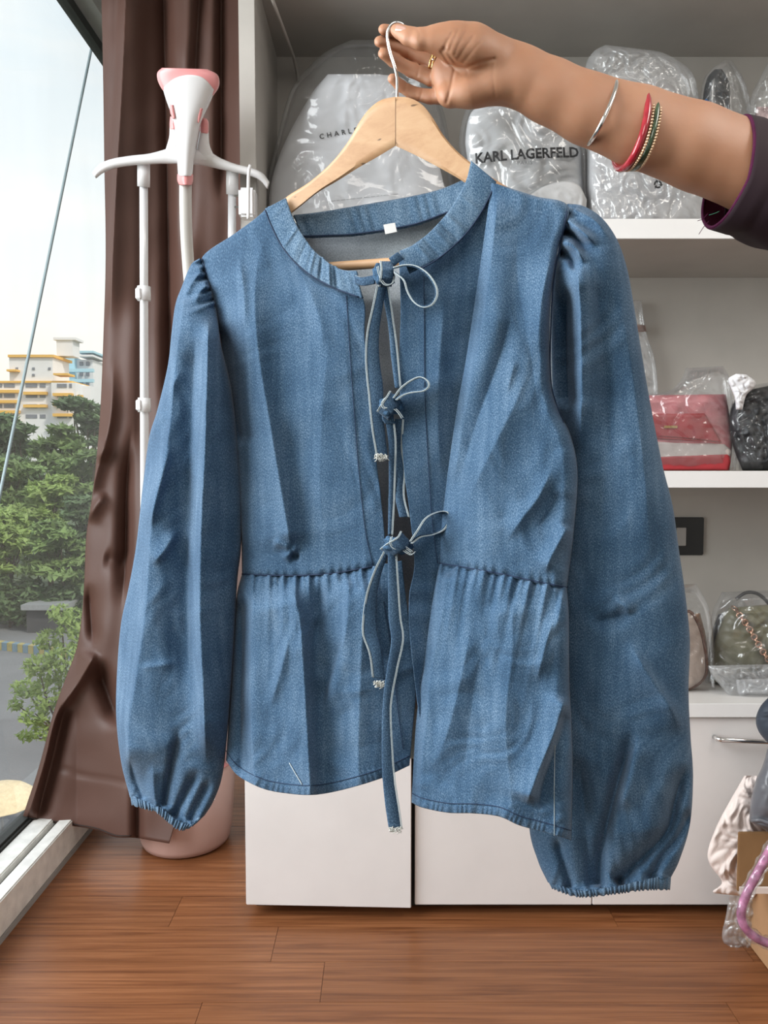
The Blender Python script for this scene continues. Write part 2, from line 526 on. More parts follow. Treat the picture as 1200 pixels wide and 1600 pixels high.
M['dark_gap'] = plain('dark_gap', (0.02, 0.018, 0.016), 0.8)
M['chrome'] = plain('chrome', (0.80, 0.80, 0.80), 0.12, 1.0, noise=0.01)
M['steel'] = plain('steel_wire', (0.74, 0.75, 0.76), 0.22, 1.0, noise=0.02)
M['silver'] = plain('silver', (0.86, 0.84, 0.82), 0.2, 1.0, noise=0.02)
M['gold'] = plain('gold', (0.85, 0.58, 0.25), 0.22, 1.0, noise=0.03)
M['rosegold'] = plain('rose_gold', (0.80, 0.50, 0.36), 0.25, 1.0, noise=0.03)
M['bangle_red'] = plain('glass_bangle_red', (0.42, 0.018, 0.035), 0.2, noise=0.12, nscale=60, coat=0.6)
M['bangle_green'] = plain('glass_bangle_green', (0.05, 0.09, 0.045), 0.18, noise=0.2, nscale=60, coat=0.6)
M['bead'] = plain('bead_gold', (0.85, 0.60, 0.40), 0.25, 0.6)
M['floor_wood'] = wood('floor_wood', (0.110, 0.036, 0.013), (0.215, 0.079, 0.030), (0.315, 0.130, 0.055), scale=(0.7, 24, 24), rough=0.34, grain=4.0)
M['hanger_wood'] = wood('hanger_wood', (0.49, 0.275, 0.142), (0.57, 0.34, 0.185), (0.62, 0.395, 0.225), scale=(5, 26, 26), rough=0.42, spot=True, grain=3.0)
M['curtain'] = plain('curtain_satin', (0.094, 0.043, 0.031), 0.55, noise=0.06, nscale=3, trans=0.10, bump=0.08, bscale=300)
M['white_plastic'] = plain('white_plastic', (0.74, 0.73, 0.74), 0.22, noise=0.01, coat=0.3)
M['pink_plastic'] = plain('pink_plastic', (0.72, 0.29, 0.29), 0.32, noise=0.02)
M['pale_pink'] = plain('pale_pink_plastic', (0.52, 0.34, 0.295), 0.35, noise=0.02)  # pink darkened to carry the shade on the steamer base
M['alu'] = plain('white_aluminium', (0.80, 0.80, 0.82), 0.28, 0.25, noise=0.01)
M['hose'] = plain('grey_hose', (0.55, 0.53, 0.50), 0.35, noise=0.03)
M['black_rubber'] = plain('black_rubber', (0.025, 0.027, 0.025), 0.6, noise=0.2)
M['sill'] = plain('sill_paint', (0.76, 0.75, 0.71), 0.55, noise=0.06, nscale=30, bump=0.5, bscale=60)
M['black_gloss'] = plain('black_switch', (0.008, 0.008, 0.009), 0.25)
M['film'] = film('clear_film', haze=0.06, gloss=0.05, rough=0.16, bscale=22, bump=0.35)
M['film_white'] = film('milky_film', haze=0.22, gloss=0.07, rough=0.2, bscale=24, bump=0.5)
M['film_thin'] = film('thin_film', haze=0.03, gloss=0.03, bscale=16, bump=0.25)
M['dustbag'] = plain('white_dust_bag', (0.83, 0.83, 0.86), 0.75, noise=0.02, bump=0.15, bscale=50)
M['dustbag_grey'] = plain('grey_dust_bag', (0.56, 0.56, 0.57), 0.75, noise=0.14, nscale=9)
M['print'] = plain('black_print', (0.015, 0.015, 0.017), 0.6)
M['print_grey'] = plain('grey_print', (0.16, 0.16, 0.17), 0.6)
M['card_grey'] = plain('grey_carton', (0.50, 0.49, 0.50), 0.6, noise=0.08, nscale=20)
# ------------------------------------------------------------------ the setting
FY, BY = 1.65, 1.985          # front and back of the wall unit
WX = -0.806                   # inner edge of the window ledge
def struct(o):
    o['kind'] = 'structure'
    return o
fl = struct(box('floor', -0.9, 2.2, -2.2, 3.05, -0.08, -0.004, M['dark_gap']))
rs = np.random.RandomState(4)
pw, plen = 0.118, 0.98
plank_meshes = {}
def plank(x0, x1, y0, y1):
    key = (round(x1 - x0, 3))
    if key not in plank_meshes:
        o = box('plank', -(x1 - x0) / 2 + 0.0003, (x1 - x0) / 2 - 0.0003, -pw / 2 + 0.0002, pw / 2 - 0.0002, -0.006, 0.0, M['floor_wood'], None, bev=0.0004)
        plank_meshes[key] = o.data
    else:
        o = bpy.data.objects.new('plank', plank_meshes[key]); COL.objects.link(o)
    o.location = ((x0 + x1) / 2, (y0 + y1) / 2, 0)
    attach(o, fl)
for r in range(24):
    y0 = 0.32 + r * pw
    if y0 > 3.0: break
    sh = [-0.31, -0.55, -0.07, -0.42, -0.2][r % 5]
    x = -0.9 + (sh % plen) - plen
    while x < 2.0:
        a, b2 = max(x, -0.85), min(x + plen, 2.1)
        if b2 - a > 0.05: plank(a, b2, y0, y0 + pw)
        x += plen
# left wall: ledge, glass and frame
wl = empty('wall_left', (-0.95, 0.3, 0), kind='structure')
ST = 0.09
box('ledge', -0.841, WX, -2.0, 3.0, 0.012, ST, M['sill'], wl, 0.003)
box('ledge_shade_strip', -0.85, WX + 0.002, -2.0, 3.0, 0.0, 0.012, plain('ledge_shade_grey', (0.30, 0.29, 0.27), 0.6), wl)  # grey strip painted where shade lies under the ledge
box('ledge_groove', -0.853, -0.841, -2.0, 3.0, 0.0, ST - 0.014, M['black_rubber'], wl)
box('track', -0.905, -0.853, -2.0, 3.0, 0.0, ST + 0.004, M['sill'], wl, 0.003)
box('gasket', -0.945, -0.905, -2.0, 3.0, 0.0, ST + 0.016, M['black_rubber'], wl, 0.006)
box('top_gasket', -0.945, -0.915, -2.0, 3.0, 2.345, 2.375, M['black_rubber'], wl)
box('top_frame', -0.96, -0.86, -2.0, 3.0, 2.375, 2.44, plain('grey_frame', (0.34, 0.33, 0.32), 0.5), wl)
box('lintel', -0.96, -0.84, -2.0, 3.0, 2.44, 2.56, M['wall'], wl)
# glass: one pane, outdoor haze put into its diffuse veil along with faint dirt
gm = bpy.data.materials.new('window_glass'); gm.use_nodes = True
n = gm.node_tree; n.nodes.clear()
o_ = n.nodes.new('ShaderNodeOutputMaterial')
tcx = N(n, 'ShaderNodeTexCoord')
t = N(n, 'ShaderNodeTexNoise', Scale=2.0, Detail=5.0)
mpg = N(n, 'ShaderNodeMapping'); mpg.inputs['Scale'].default_value = (1, 3, 0.8)
n.links.new(tcx.outputs['Object'], mpg.inputs[0]); n.links.new(mpg.outputs[0], t.inputs['Vector'])
dirt_haze = ramp_node(n, t.outputs[0], [(0.35, (0.07, 0.07, 0.07)), (0.75, (0.12, 0.12, 0.12))])
tr = N(n, 'ShaderNodeBsdfTransparent', Color=(0.95, 0.97, 0.96, 1))
df = N(n, 'ShaderNodeBsdfDiffuse', Color=(0.8, 0.82, 0.82, 1))
gl = N(n, 'ShaderNodeBsdfGlossy', Color=(1, 1, 1, 1), Roughness=0.02)
lw = N(n, 'ShaderNodeFresnel', IOR=1.35)
m1 = N(n, 'ShaderNodeMixShader'); m2 = N(n, 'ShaderNodeMixShader')
n.links.new(dirt_haze, m1.inputs[0]); n.links.new(tr.outputs[0], m1.inputs[1]); n.links.new(df.outputs[0], m1.inputs[2])
n.links.new(lw.outputs[0], m2.inputs[0]); n.links.new(m1.outputs[0], m2.inputs[1]); n.links.new(gl.outputs[0], m2.inputs[2])
n.links.new(m2.outputs[0], o_.inputs[0])
M['glass'] = gm
win = empty('window_1', (-0.93, 0.3, ST), kind='structure')
mesh('pane', [(-0.93, -2.0, ST), (-0.93, 3.0, ST), (-0.93, 3.0, 2.36), (-0.93, -2.0, 2.36)], [(0, 1, 2, 3)], gm, win, smooth=False)
# back wall of the recess behind the curtain, and the wall behind the unit
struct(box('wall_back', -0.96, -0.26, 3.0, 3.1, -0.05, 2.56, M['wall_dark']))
struct(box('wall_return', -0.262, 2.2, 2.0, 3.1, -0.05, 2.56, M['wall']))
struct(box('wall_right', 2.1, 2.2, -2.1, 2.0, -0.05, 2.56, M['wall']))
struct(box('wall_front', -0.96, 2.2, -2.12, -2.0, -0.05, 2.56, M['wall']))
struct(box('ceiling', -0.96, 2.2, -2.0, 3.1, 2.5, 2.6, M['wall']))

# ------------------------------------------------------------------ the wall unit
XL = -0.302
ZT0, ZT1 = Zp(373, FY), Zp(342, FY)
ZM0, ZM1 = Zp(762, FY), Zp(736, FY)
ZC0, ZC1 = Zp(1119, FY), Zp(1098, FY)
ZLOFT = 2.025
ZBASE = 0.036
XR = 2.0
su = empty('shelving_unit', (0.5, 1.8, ZC1), 'open white shelving unit with grey back behind the blouse', 'shelf')
box('side_panel', XL, XL + 0.034, FY, BY + 0.012, ZC1, ZLOFT, M['laminate_grey'], su, 0.001)
box('side_panel', XR - 0.034, XR, FY, BY + 0.012, ZC1, ZLOFT, M['laminate_grey'], su, 0.001)
box('back_panel', XL + 0.034, XR - 0.034, BY, BY + 0.012, ZC1, ZLOFT, M['laminate_grey'], su)
for z0, z1 in ((ZT0, ZT1), (ZM0, ZM1)):
    s_ = box('shelf_board', XL + 0.034, XR - 0.034, FY + 0.002, BY, z0, z1, M['laminate_grey'], su)
    box('edge_band', XL + 0.034, XR - 0.034, FY - 0.001, FY + 0.002, z0, z1, M['edge_white'], s_, 0.0006)
lo = empty('loft_cabinet', (0.5, 1.8, ZLOFT), 'grey loft cupboard above the shelving with dark underside', 'cabinet')
box('loft_body', XL, XR, FY, BY + 0.012, ZLOFT, 2.5, M['laminate_grey'], lo, 0.001)
for k in range(3):
    box('loft_door', XL + 0.003 + k * 0.76, XL + 0.757 + k * 0.76, FY - 0.018, FY, ZLOFT + 0.004, 2.495, M['laminate'], lo, 0.0015)
cbl = tube('cable', [P(423, -8, 1.66), P(437, 30, 1.735), P(449, 62, 1.81), P(459, 90, 1.895), P(464, 112, 1.972), P(466, 128, 1.975)], 0.0038, M['laminate_grey'])
set_props(cbl, 'thin grey cable clipped under the loft at the left', 'cable')
top = box('worktop', XL - 0.004, XR, FY - 0.006, BY + 0.012, ZC0, ZC1, M['laminate'], None, 0.001)
set_props(top, 'pale worktop on the base cupboards under plastic-wrapped bags', 'worktop')
box('edge_band', XL - 0.004, XR, FY - 0.008, FY - 0.006, ZC0, ZC1, M['edge_white'], top, 0.0006)
# base cupboards
XS = Xp(646, 1430, FY)
XD = Xp(925, 1430, FY)
bc = empty('base_cupboard', (0.05, 1.8, 0), 'white two-door base cupboard with a dark gap between its doors', 'cabinet')
box('body', XL - 0.004, XD, FY + 0.02, BY, ZBASE, ZC0, M['laminate'], bc)
box('plinth', XL + 0.01, XD, FY + 0.05, BY, 0.0, ZBASE, M['dark_gap'], bc)  # near-black: toe-kick shadow put into the plinth colour
ld = box('door', XL - 0.004, XS - 0.005, FY + 0.001, FY + 0.019, ZBASE - 0.006, ZC0 - 0.003, M['door_white'], bc, 0.0015, rotz=-0.035, pivot=(XL - 0.004, FY + 0.01, 0))
box('door', XS + 0.003, XD - 0.001, FY + 0.001, FY + 0.019, ZBASE - 0.006, ZC0 - 0.003, M['door_white'], bc, 0.0015)
box('inner_shadow_strip', XS - 0.02, XS + 0.01, FY + 0.0195, FY + 0.0205, ZBASE, ZC0, M['dark_gap'], bc)
bc2 = empty('base_cupboard', (0.9, 1.8, 0), 'white base cupboard with chrome bar handle at the right', 'cabinet')
box('body', XD, XR, FY + 0.02, BY, ZBASE, ZC0, M['laminate'], bc2)
box('plinth', XD, XR, FY + 0.05, BY, 0.0, ZBASE, M['dark_gap'], bc2)  # toe-kick shadow put into the colour here too
d3 = box('door', XD + 0.001, XD + 0.56, FY + 0.001, FY + 0.019, ZBASE - 0.006, ZC0 - 0.003, M['door_white'], bc2, 0.0015)
box('door', XD + 0.563, XR, FY + 0.001, FY + 0.019, ZBASE - 0.006, ZC0 - 0.003, M['door_white'], bc2, 0.0015)
ha = P(1122, 1156, FY - 0.02); hb = P(1262, 1162, FY - 0.02)
V1, F1 = tube_geo([ha + Vector((0.0, 0.02, 0)), ha + Vector((0.001, 0.006, 0)), ha + Vector((0.008, 0, 0)), ha * 0.5 + hb * 0.5, hb - Vector((0.008, 0, 0)), hb + Vector((0, 0.02, 0))], [0.005, 0.006, 0.0055, 0.005, 0.0055, 0.005], 10)
h_ = mesh('handle', V1, F1, M['chrome'], d3); h_['label'] = 'chrome bar handle'
# switch plate on the back panel
swp = empty('switch_plate', P(1060, 838, BY - 0.006), 'black square switch plate on the shelf back', 'switch')
a0, b0 = P(1040, 808, BY), P(1097, 867, BY)
box('plate', a0.x, b0.x, BY - 0.009, BY, b0.z, a0.z, M['black_gloss'], swp, 0.002)
a1, b1 = P(1055, 824, BY), P(1069, 852, BY)
box('rocker', a1.x, b1.x, BY - 0.013, BY - 0.008, b1.z, a1.z, plain('grey_rocker', (0.35, 0.33, 0.31), 0.4), swp, 0.001)
# ------------------------------------------------------------------ the denim blouse
Y0G, MG = 0.735, -0.40
def YG(px, py=None):
    """depth of the blouse's middle plane: its right side (in the picture) is turned toward the viewer"""
    u = (np.asarray(px, float) - 600.0) / FPX
    return Y0G / (1 - MG * u)
blouse = empty('denim_blouse', P(620, 1250, 0.735), 'blue denim peplum blouse with three tied front bows on a wooden hanger', 'blouse')
def gathers(px, py, pts, amp, period, reach, seed, up=False):
    """fine pleats leaving a seam polyline downwards (or upwards) and fading over 'reach' pixels"""
    rs_ = np.random.RandomState(seed)
    p = np.asarray(pts, float)
    d, s_, a = seg_dist(px, py, p)
    L = np.linalg.norm(np.diff(p, axis=0), axis=1).sum()
    x = a * L
    ph = np.zeros_like(x)
    for k in range(5):
        ph = ph + rs_.uniform(0.5, 1.2) * np.sin(x / period * rs_.uniform(0.25, 0.8) + rs_.rand() * 6.28)
    v = np.sin(2 * math.pi * x / period + ph)
    v2 = np.sin(2 * math.pi * x / (period * 2.3) + 1.3 * ph)
    rr = reach * (0.55 + 0.45 * np.sin(x / period * 1.7 + ph) ** 2)
    return amp * (0.7 * v * np.exp(-d / (0.5 * rr)) + 0.9 * v2 * np.exp(-d / (1.3 * rr)))
def softnoise(px, py, scale, seed, n=6):
    rs_ = np.random.RandomState(seed)
    o = np.zeros(np.shape(px))
    for k in range(n):
        a = rs_.rand() * 6.28; f = rs_.uniform(0.5, 1.6) / scale
        o = o + np.sin(6.28 * f * (px * math.cos(a) + py * math.sin(a)) + rs_.rand() * 6.28 + 1.3 * np.sin(6.28 * f * 0.6 * (py * math.cos(a) - px * math.sin(a))))
    return o / n
WAIST_L = [(378, 897), (430, 899), (470, 899), (520, 896), (560, 889), (588, 884)]
WAIST_R = [(686, 880), (730, 887), (790, 898), (840, 909), (886, 918)]

# --- back panel (its inside shows through neck and front opening)
def back_rel(px, py, s, t):
    r = -0.010 - 0.050 * rnd(s, 0.5) * np.clip((py - 300) / 260.0, 0.10, 1)
    r += 0.006 * softnoise(px, py, 220, 3)
    r = r - 0.030 * np.clip((470 - py) / 90, 0, 1) * np.clip(rnd(s, 0.5) * 1.5, 0, 1)
    return r
bk = Sheet([(445, 352), (400, 372), (345, 402), (345, 470), (362, 560), (372, 700), (384, 890), (368, 1050), (362, 1180)],
           [(742, 318), (800, 318), (872, 345), (868, 480), (872, 640), (885, 740), (880, 890), (885, 1060), (885, 1190)], 120, 190, YG, back_rel)
# neck curve of the back: push the first rows down to a shallow scoop
bo = bk.build('back_panel', [M['denim'], M['denim_inside']], blouse)
bo.data.materials.clear(); bo.data.materials.append(M['denim_inside']); bo.data.materials.append(M['denim'])
mm = bo.modifiers.new('thickness', 'SOLIDIFY'); mm.thickness = 0.0012; mm.offset = -1; mm.material_offset = 1
# back neck band
def bband_rel(px, py, s, t):
    return -0.012 - 0.020 * rnd(t, 0.6) + 0.0007 * np.sin(t * 62 + 4 * np.sin(t * 17)) * (0.4 + 0.6 * rnd(s)) + 0.002 * rnd(s)
bb = Sheet([(458, 338), (500, 333), (560, 323), (640, 309), (690, 297), (728, 281)],
           [(474, 372), (510, 371), (560, 368), (640, 355), (690, 338), (735, 318)], 16, 150, YG, bband_rel)
bb.flat = True
bbo = bb.build('neck_band', M['denim_band'], blouse, solid=0.0016)
def stitch(name, pts, sheet, parent, mat='thread_dark', r=0.00035, lift=0.0006, n=60):
    q = spline(pts, n)
    d = sheet.depth_at(q[:, 0], q[:, 1]) - lift
    return tube(name, pix(q[:, 0], q[:, 1], d), r, M[mat], parent, 5)
stitch('seam', [(474, 369), (510, 368), (560, 365), (640, 352), (690, 335), (730, 318)], bb, bbo, r=0.0008, lift=0.003)
# white size tag
tg = [P(599, 351, 0.752), P(617, 348, 0.752), P(620, 362, 0.749), P(602, 366, 0.749)]
tb = [v + Vector((0.0004, 0.0012, 0)) for v in tg]
mesh('size_tag', tg + tb, [(0, 1, 2, 3), (7, 6, 5, 4), (0, 4, 5, 1), (1, 5, 6, 2), (2, 6, 7, 3), (3, 7, 4, 0)], M['white_tag'], blouse, smooth=False)

# --- left front panel
def side_roll(s, w=0.16):
    q = np.clip(s / w, 0, 1)
    return np.sqrt(np.clip(1 - (1 - q) ** 2, 0, 1))
def fl_rel(px, py, s, t):
    r = 0.004 + 0.024 * side_roll(s, 0.22) * np.clip((py - 330) / 170.0, 0.15, 1)
    r += fold(px, py, [(432, 335), (405, 400), (398, 470), (405, 560), (425, 680), (456, 862)], 0.0085, 36, 20, 0.45, 0.06)
    r += fold(px, py, [(445, 640), (470, 760), (482, 880)], -0.0028, 22, 40)
    r += fold(px, py, [(520, 480), (505, 620), (500, 780), (520, 890)], 0.0036, 40, 50)
    r += fold(px, py, [(372, 395), (380, 450), (384, 520)], 0.0025, 9, 7)
    r += fold(px, py, [(345, 500), (362, 620), (378, 700)], -0.006, 16, 18, 0.2, 0.1)
    r += fold(px, py, [(425, 845), (456, 858)], 0.0035, 7, 6)
    r += fold(px, py, [(468, 852), (440, 876)], 0.0032, 7, 6)
    r += fold(px, py, [(452, 868), (470, 870)], -0.004, 6, 6)
    r += fold(px, py, [(470, 425), (500, 500), (505, 560)], 0.0016, 12, 12)
    r += 0.0010 * softnoise(px, py, 120, 8) + 0.0020 * crumple(px, py, 130, 8)
    r += fold(px, py, WAIST_L, -0.0012, 4, 4, 0, 0)
    r += 0.0004 * fold(px, py, WAIST_L, 1.0, 9, 9, 0, 0) * np.sin(px / 2.6 + 2 * np.sin(px / 17))
    r -= 0.004 * np.clip((s - 0.86) / 0.14, 0, 1)
    return r
FLs = Sheet([(420, 322), (398, 342), (365, 366), (316, 402), (325, 440), (338, 490), (350, 570), (360, 660), (372, 760), (377, 840), (378, 897)],
            [(440, 360), (480, 420), (520, 448), (566, 464), (570, 530), (577, 620), (586, 700), (596, 790), (600, 850), (600, 883)], 170, 260, YG, fl_rel, bot=WAIST_L[:-1] + [(588, 886), (602, 884)])
# re-space so the rows follow shoulder, armhole and side
flo = FLs.build('front_panel', M['denim'], blouse, solid=0.0012)
stitch('placket_stitch', [(541, 462), (546, 540), (553, 640), (561, 740), (571, 830), (583, 884)], FLs, flo)
stitch('waist_seam', WAIST_L, FLs, flo, r=0.0007)
stitch('armhole_seam', [(316, 404), (325, 438), (336, 478)], FLs, flo, r=0.0006)

# --- left neck band (front)
def lband_rel(px, py, s, t):
    base = 0.006 + 0.026 * np.clip(t, 0, 1) ** 0.8
    c = 0.0004 * np.sin(t * 44 + 5 * np.sin(t * 13) + s * 3) * rnd(s, 0.5)
    for tt, a in ((0.30, 0.0016), (0.46, -0.002), (0.57, 0.0022), (0.66, -0.0026), (0.74, 0.003), (0.80, -0.003)):
        c = c + a * np.exp(-((t - tt + 0.02 * (s - 0.5)) / 0.016) ** 2) * rnd(s, 0.4)
    return base + c + 0.0022 * rnd(s, 0.5)
LB = Sheet([(414, 326), (424, 352), (440, 384), (462, 412), (490, 434), (525, 452), (566, 467)],
           [(447, 309), (456, 335), (468, 359), (488, 388), (512, 409), (534, 421), (557, 423)], 30, 150, YG, lband_rel)
LB.flat = True
lbo = LB.build('neck_band', M['denim_band'], blouse, solid=0.002)
stitch('seam', [(414, 328), (424, 353), (440, 384), (462, 411), (490, 433), (525, 451), (560, 464)], LB, lbo, r=0.0007)

# --- right front: placket strip set back, and the full front panel bulging over it
def pl_rel(px, py, s, t):
    dn = np.clip((py - 330) / 130, 0, 1)
    r = 0.016 * (1 - dn) + dn * (0.031 - 0.021 * s) + 0.0010 * softnoise(px, py, 60, 21)
    r += fold(px, py, [(700, 420), (690, 520), (684, 640), (690, 760)], 0.003, 22, 22)
    r += 0.0010 * np.sin(py / 9.0 + 2 * np.sin(py / 37.0)) * np.clip((py - 860) / 60, 0, 1)
    return r
PL = Sheet([(623, 398), (626, 480), (624, 560), (626, 640), (631, 730), (640, 800), (648, 880), (640, 930), (640, 985), (650, 1075), (660, 1150)],
           [(777, 290), (774, 400), (764, 480), (745, 580), (735, 660), (720, 740), (712, 830), (708, 900), (700, 985), (690, 1075), (690, 1150)], 80, 220, YG, pl_rel)
plo = PL.build('placket', M['denim'], blouse, solid=0.0012)
stitch('placket_stitch', [(662, 432), (663, 520), (664, 620), (669, 720), (676, 820), (684, 880)], PL, plo)
CREST_R = [(772, 300), (764, 370), (752, 440), (740, 520), (722, 620), (706, 720), (694, 810), (686, 880)]
def fr_rel(px, py, s, t):
    edge = np.clip(s / 0.42, 0, 1)
    r = 0.018 + 0.026 * np.clip((py - 300) / 200, 0.15, 1)
    r -= 0.026 * (1 - edge * (2 - edge)) * np.clip((py - 300) / 200, 0.15, 1)
    r -= 0.030 * (1 - side_roll(1 - s, 0.12)) * np.clip((py - 300) / 200, 0.3, 1)
    r += fold(px, py, [(778, 300), (770, 380), (762, 450), (748, 540), (725, 650), (708, 760)], 0.0045, 16, 26, 0.08, 0.1)
    r += fold(px, py, [(806, 470), (780, 560), (745, 660), (712, 770)], -0.004, 20, 16)
    r += fold(px, py, [(835, 560), (800, 640), (760, 720), (722, 800)], 0.0028, 18, 24)
    r += fold(px, py, [(810, 345), (808, 430), (830, 560), (846, 680)], -0.0030, 30, 40)
    r += fold(px, py, [(868, 380), (846, 470), (840, 560)], 0.003, 20, 14)
    r += fold(px, py, [(866, 724), (842, 775), (812, 815), (790, 850)], 0.0032, 12, 9)
    r += fold(px, py, [(878, 760), (860, 800), (836, 830)], -0.0022, 9, 9)
    r += fold(px, py, [(890, 820), (862, 868), (850, 900)], 0.0045, 12, 10, 0.1, 0.3)
    r += fold(px, py, [(806, 560), (790, 620)], 0.0010, 8, 6)
    r += 0.0012 * softnoise(px, py, 130, 28) + 0.0022 * crumple(px, py, 120, 28)
    r += fold(px, py, WAIST_R, -0.0012, 4, 4, 0, 0)
    r += 0.0004 * fold(px, py, WAIST_R, 1.0, 9, 9, 0, 0) * np.sin(px / 2.6 + 2 * np.sin(px / 17))
    return r
FR = Sheet([(768, 286), (762, 330), (752, 400), (742, 470), (728, 560), (712, 650), (698, 750), (689, 830), (686, 881)],
           [(776, 287), (835, 306), (888, 323), (872, 390), (860, 480), (860, 590), (872, 640), (892, 680), (903, 740), (897, 830), (886, 918)], 170, 260, YG, fr_rel, bot=[(x, y + 2) for x, y in WAIST_R])
fro = FR.build('front_panel', M['denim'], blouse, solid=0.0012)
stitch('armhole_seam', [(886, 330), (876, 380), (866, 430), (861, 500), (860, 590), (870, 635), (880, 660)], FR, fro, r=0.0007)
stitch('waist_seam', WAIST_R, FR, fro, r=0.0007)
# right neck band (front)
def rband_rel(px, py, s, t):
    c = 0.0
    for tt, a in ((0.28, 0.0012), (0.48, 0.0022), (0.56, -0.0024), (0.64, 0.002), (0.75, -0.002), (0.83, 0.002)):
        c = c + a * np.exp(-((t - tt + 0.05 * (s - 0.5)) / 0.022) ** 2) * rnd(s, 0.4)
    return 0.014 + 0.024 * t ** 0.9 + 0.0022 * rnd(s, 0.5) + c
RB = Sheet([(736, 251), (729, 280), (717, 304), (700, 331), (676, 358), (650, 380), (624, 392)],
           [(776, 284), (766, 308), (752, 334), (732, 362), (708, 386), (684, 405), (640, 428)], 30, 150, YG, rband_rel)
RB.flat = True
rbo = RB.build('neck_band', M['denim_band'], blouse, solid=0.002)
stitch('seam', [(774, 287), (764, 309), (750, 335), (730, 363), (706, 387), (682, 406), (660, 419)], RB, rbo, r=0.0007, lift=0.0012)

# --- peplum, left
HEM_L = [(353, 1188), (372, 1212), (410, 1232), (450, 1240), (492, 1242), (540, 1233), (596, 1216), (640, 1196)]
def pepl_rel(px, py, s, t):
    r = 0.004 + 0.026 * side_roll(s, 0.16) + 0.004 * t
    r += gathers(px, py, WAIST_L, 0.0026, 12, 52, 5)
    r -= 0.006 * np.exp(-seg_dist(px, py, WAIST_L)[0] / 10)
    r += fold(px, py, [(452, 905), (468, 960), (476, 1060), (486, 1240)], 0.0105, 62, 13, 0.12, 0)
    r += fold(px, py, [(398, 920), (392, 1000), (392, 1100), (398, 1235)], 0.0050, 7, 22, 0.1, 0)
    r += fold(px, py, [(376, 930), (378, 1010), (376, 1100), (376, 1200)], -0.008, 20, 14, 0.1, 0)
    r += fold(px, py, [(545, 900), (540, 985), (522, 1050), (503, 1115)], 0.0050, 11, 26, 0.1, 0.25)
    r += fold(px, py, [(536, 990), (516, 1055), (498, 1115)], -0.004, 10, 8)
    r += fold(px, py, [(454, 985), (438, 1050), (420, 1112)], 0.0026, 8, 9)
    r += fold(px, py, [(500, 900), (500, 960), (492, 1010)], -0.003, 9, 9)
    r += fold(px, py, [(575, 900), (566, 1000), (560, 1150), (560, 1230)], 0.005, 26, 30, 0.1, 0)
    r += 0.0010 * softnoise(px, py, 90, 12) + 0.0022 * crumple(px, py, 100, 12)
    hemd, _, ha_ = seg_dist(px, py, HEM_L)
    r += 0.0009 * np.exp(-((hemd - 9) / 7) ** 2) + 0.0005 * np.exp(-(hemd / 16) ** 2) * np.sin(ha_ * 190 + 2 * np.sin(ha_ * 40))
    r -= 0.012 * np.clip((s - 0.80) / 0.20, 0, 1) ** 1.5
    return r
class HemSheet(Sheet):
    pass
def hem_sheet(topL, hem, nu, nv, rel, sideL, sideR):
    """rows run from a waist curve to a hem curve"""
    a = spline(topL, nu); b = spline(hem, nu)
    sl = spline(sideL, nv); sr = spline(sideR, nv)
    S = Sheet.__new__(Sheet)
    s = np.linspace(0, 1, nu)[None, :]; t = np.linspace(0, 1, nv)[:, None]
    def coons(k):
        Lc = (1 - t) * a[None, :, k] + t * b[None, :, k]
        Ld = (1 - s) * sl[:, None, k] + s * sr[:, None, k]
        Bi = (1 - s) * (1 - t) * a[0, k] + s * (1 - t) * a[-1, k] + (1 - s) * t * b[0, k] + s * t * b[-1, k]
        return Lc + Ld - Bi
    S.px = coons(0); S.py = coons(1)
    S.s = np.broadcast_to(s, S.px.shape); S.t = np.broadcast_to(t, S.px.shape)
    S.nu, S.nv = nu, nv
    S.Y0 = YG(S.px); S.off = rel(S.px, S.py, S.s, S.t)
    return S
PEL = hem_sheet([(378, 897), (430, 899), (470, 899), (520, 896), (560, 889), (628, 876)], HEM_L, 190, 200, pepl_rel,
                [(378, 897), (370, 930), (365, 990), (360, 1080), (353, 1188)], [(628, 876), (634, 930), (644, 1000), (650, 1075), (645, 1140), (640, 1196)])
pelo = PEL.build('peplum', M['denim'], blouse, solid=0.0012)
stitch('hem_stitch', [(x, y - 15) for x, y in HEM_L], PEL, pelo, r=0.0004)
stitch('placket_stitch', [(600, 940), (612, 1020), (622, 1110), (630, 1170)], PEL, pelo)
thr = [(452, 1192), (460, 1206), (472, 1226)]
stitch('loose_thread', thr, PEL, pelo, 'thread_light', 0.0005, 0.0012, 12)
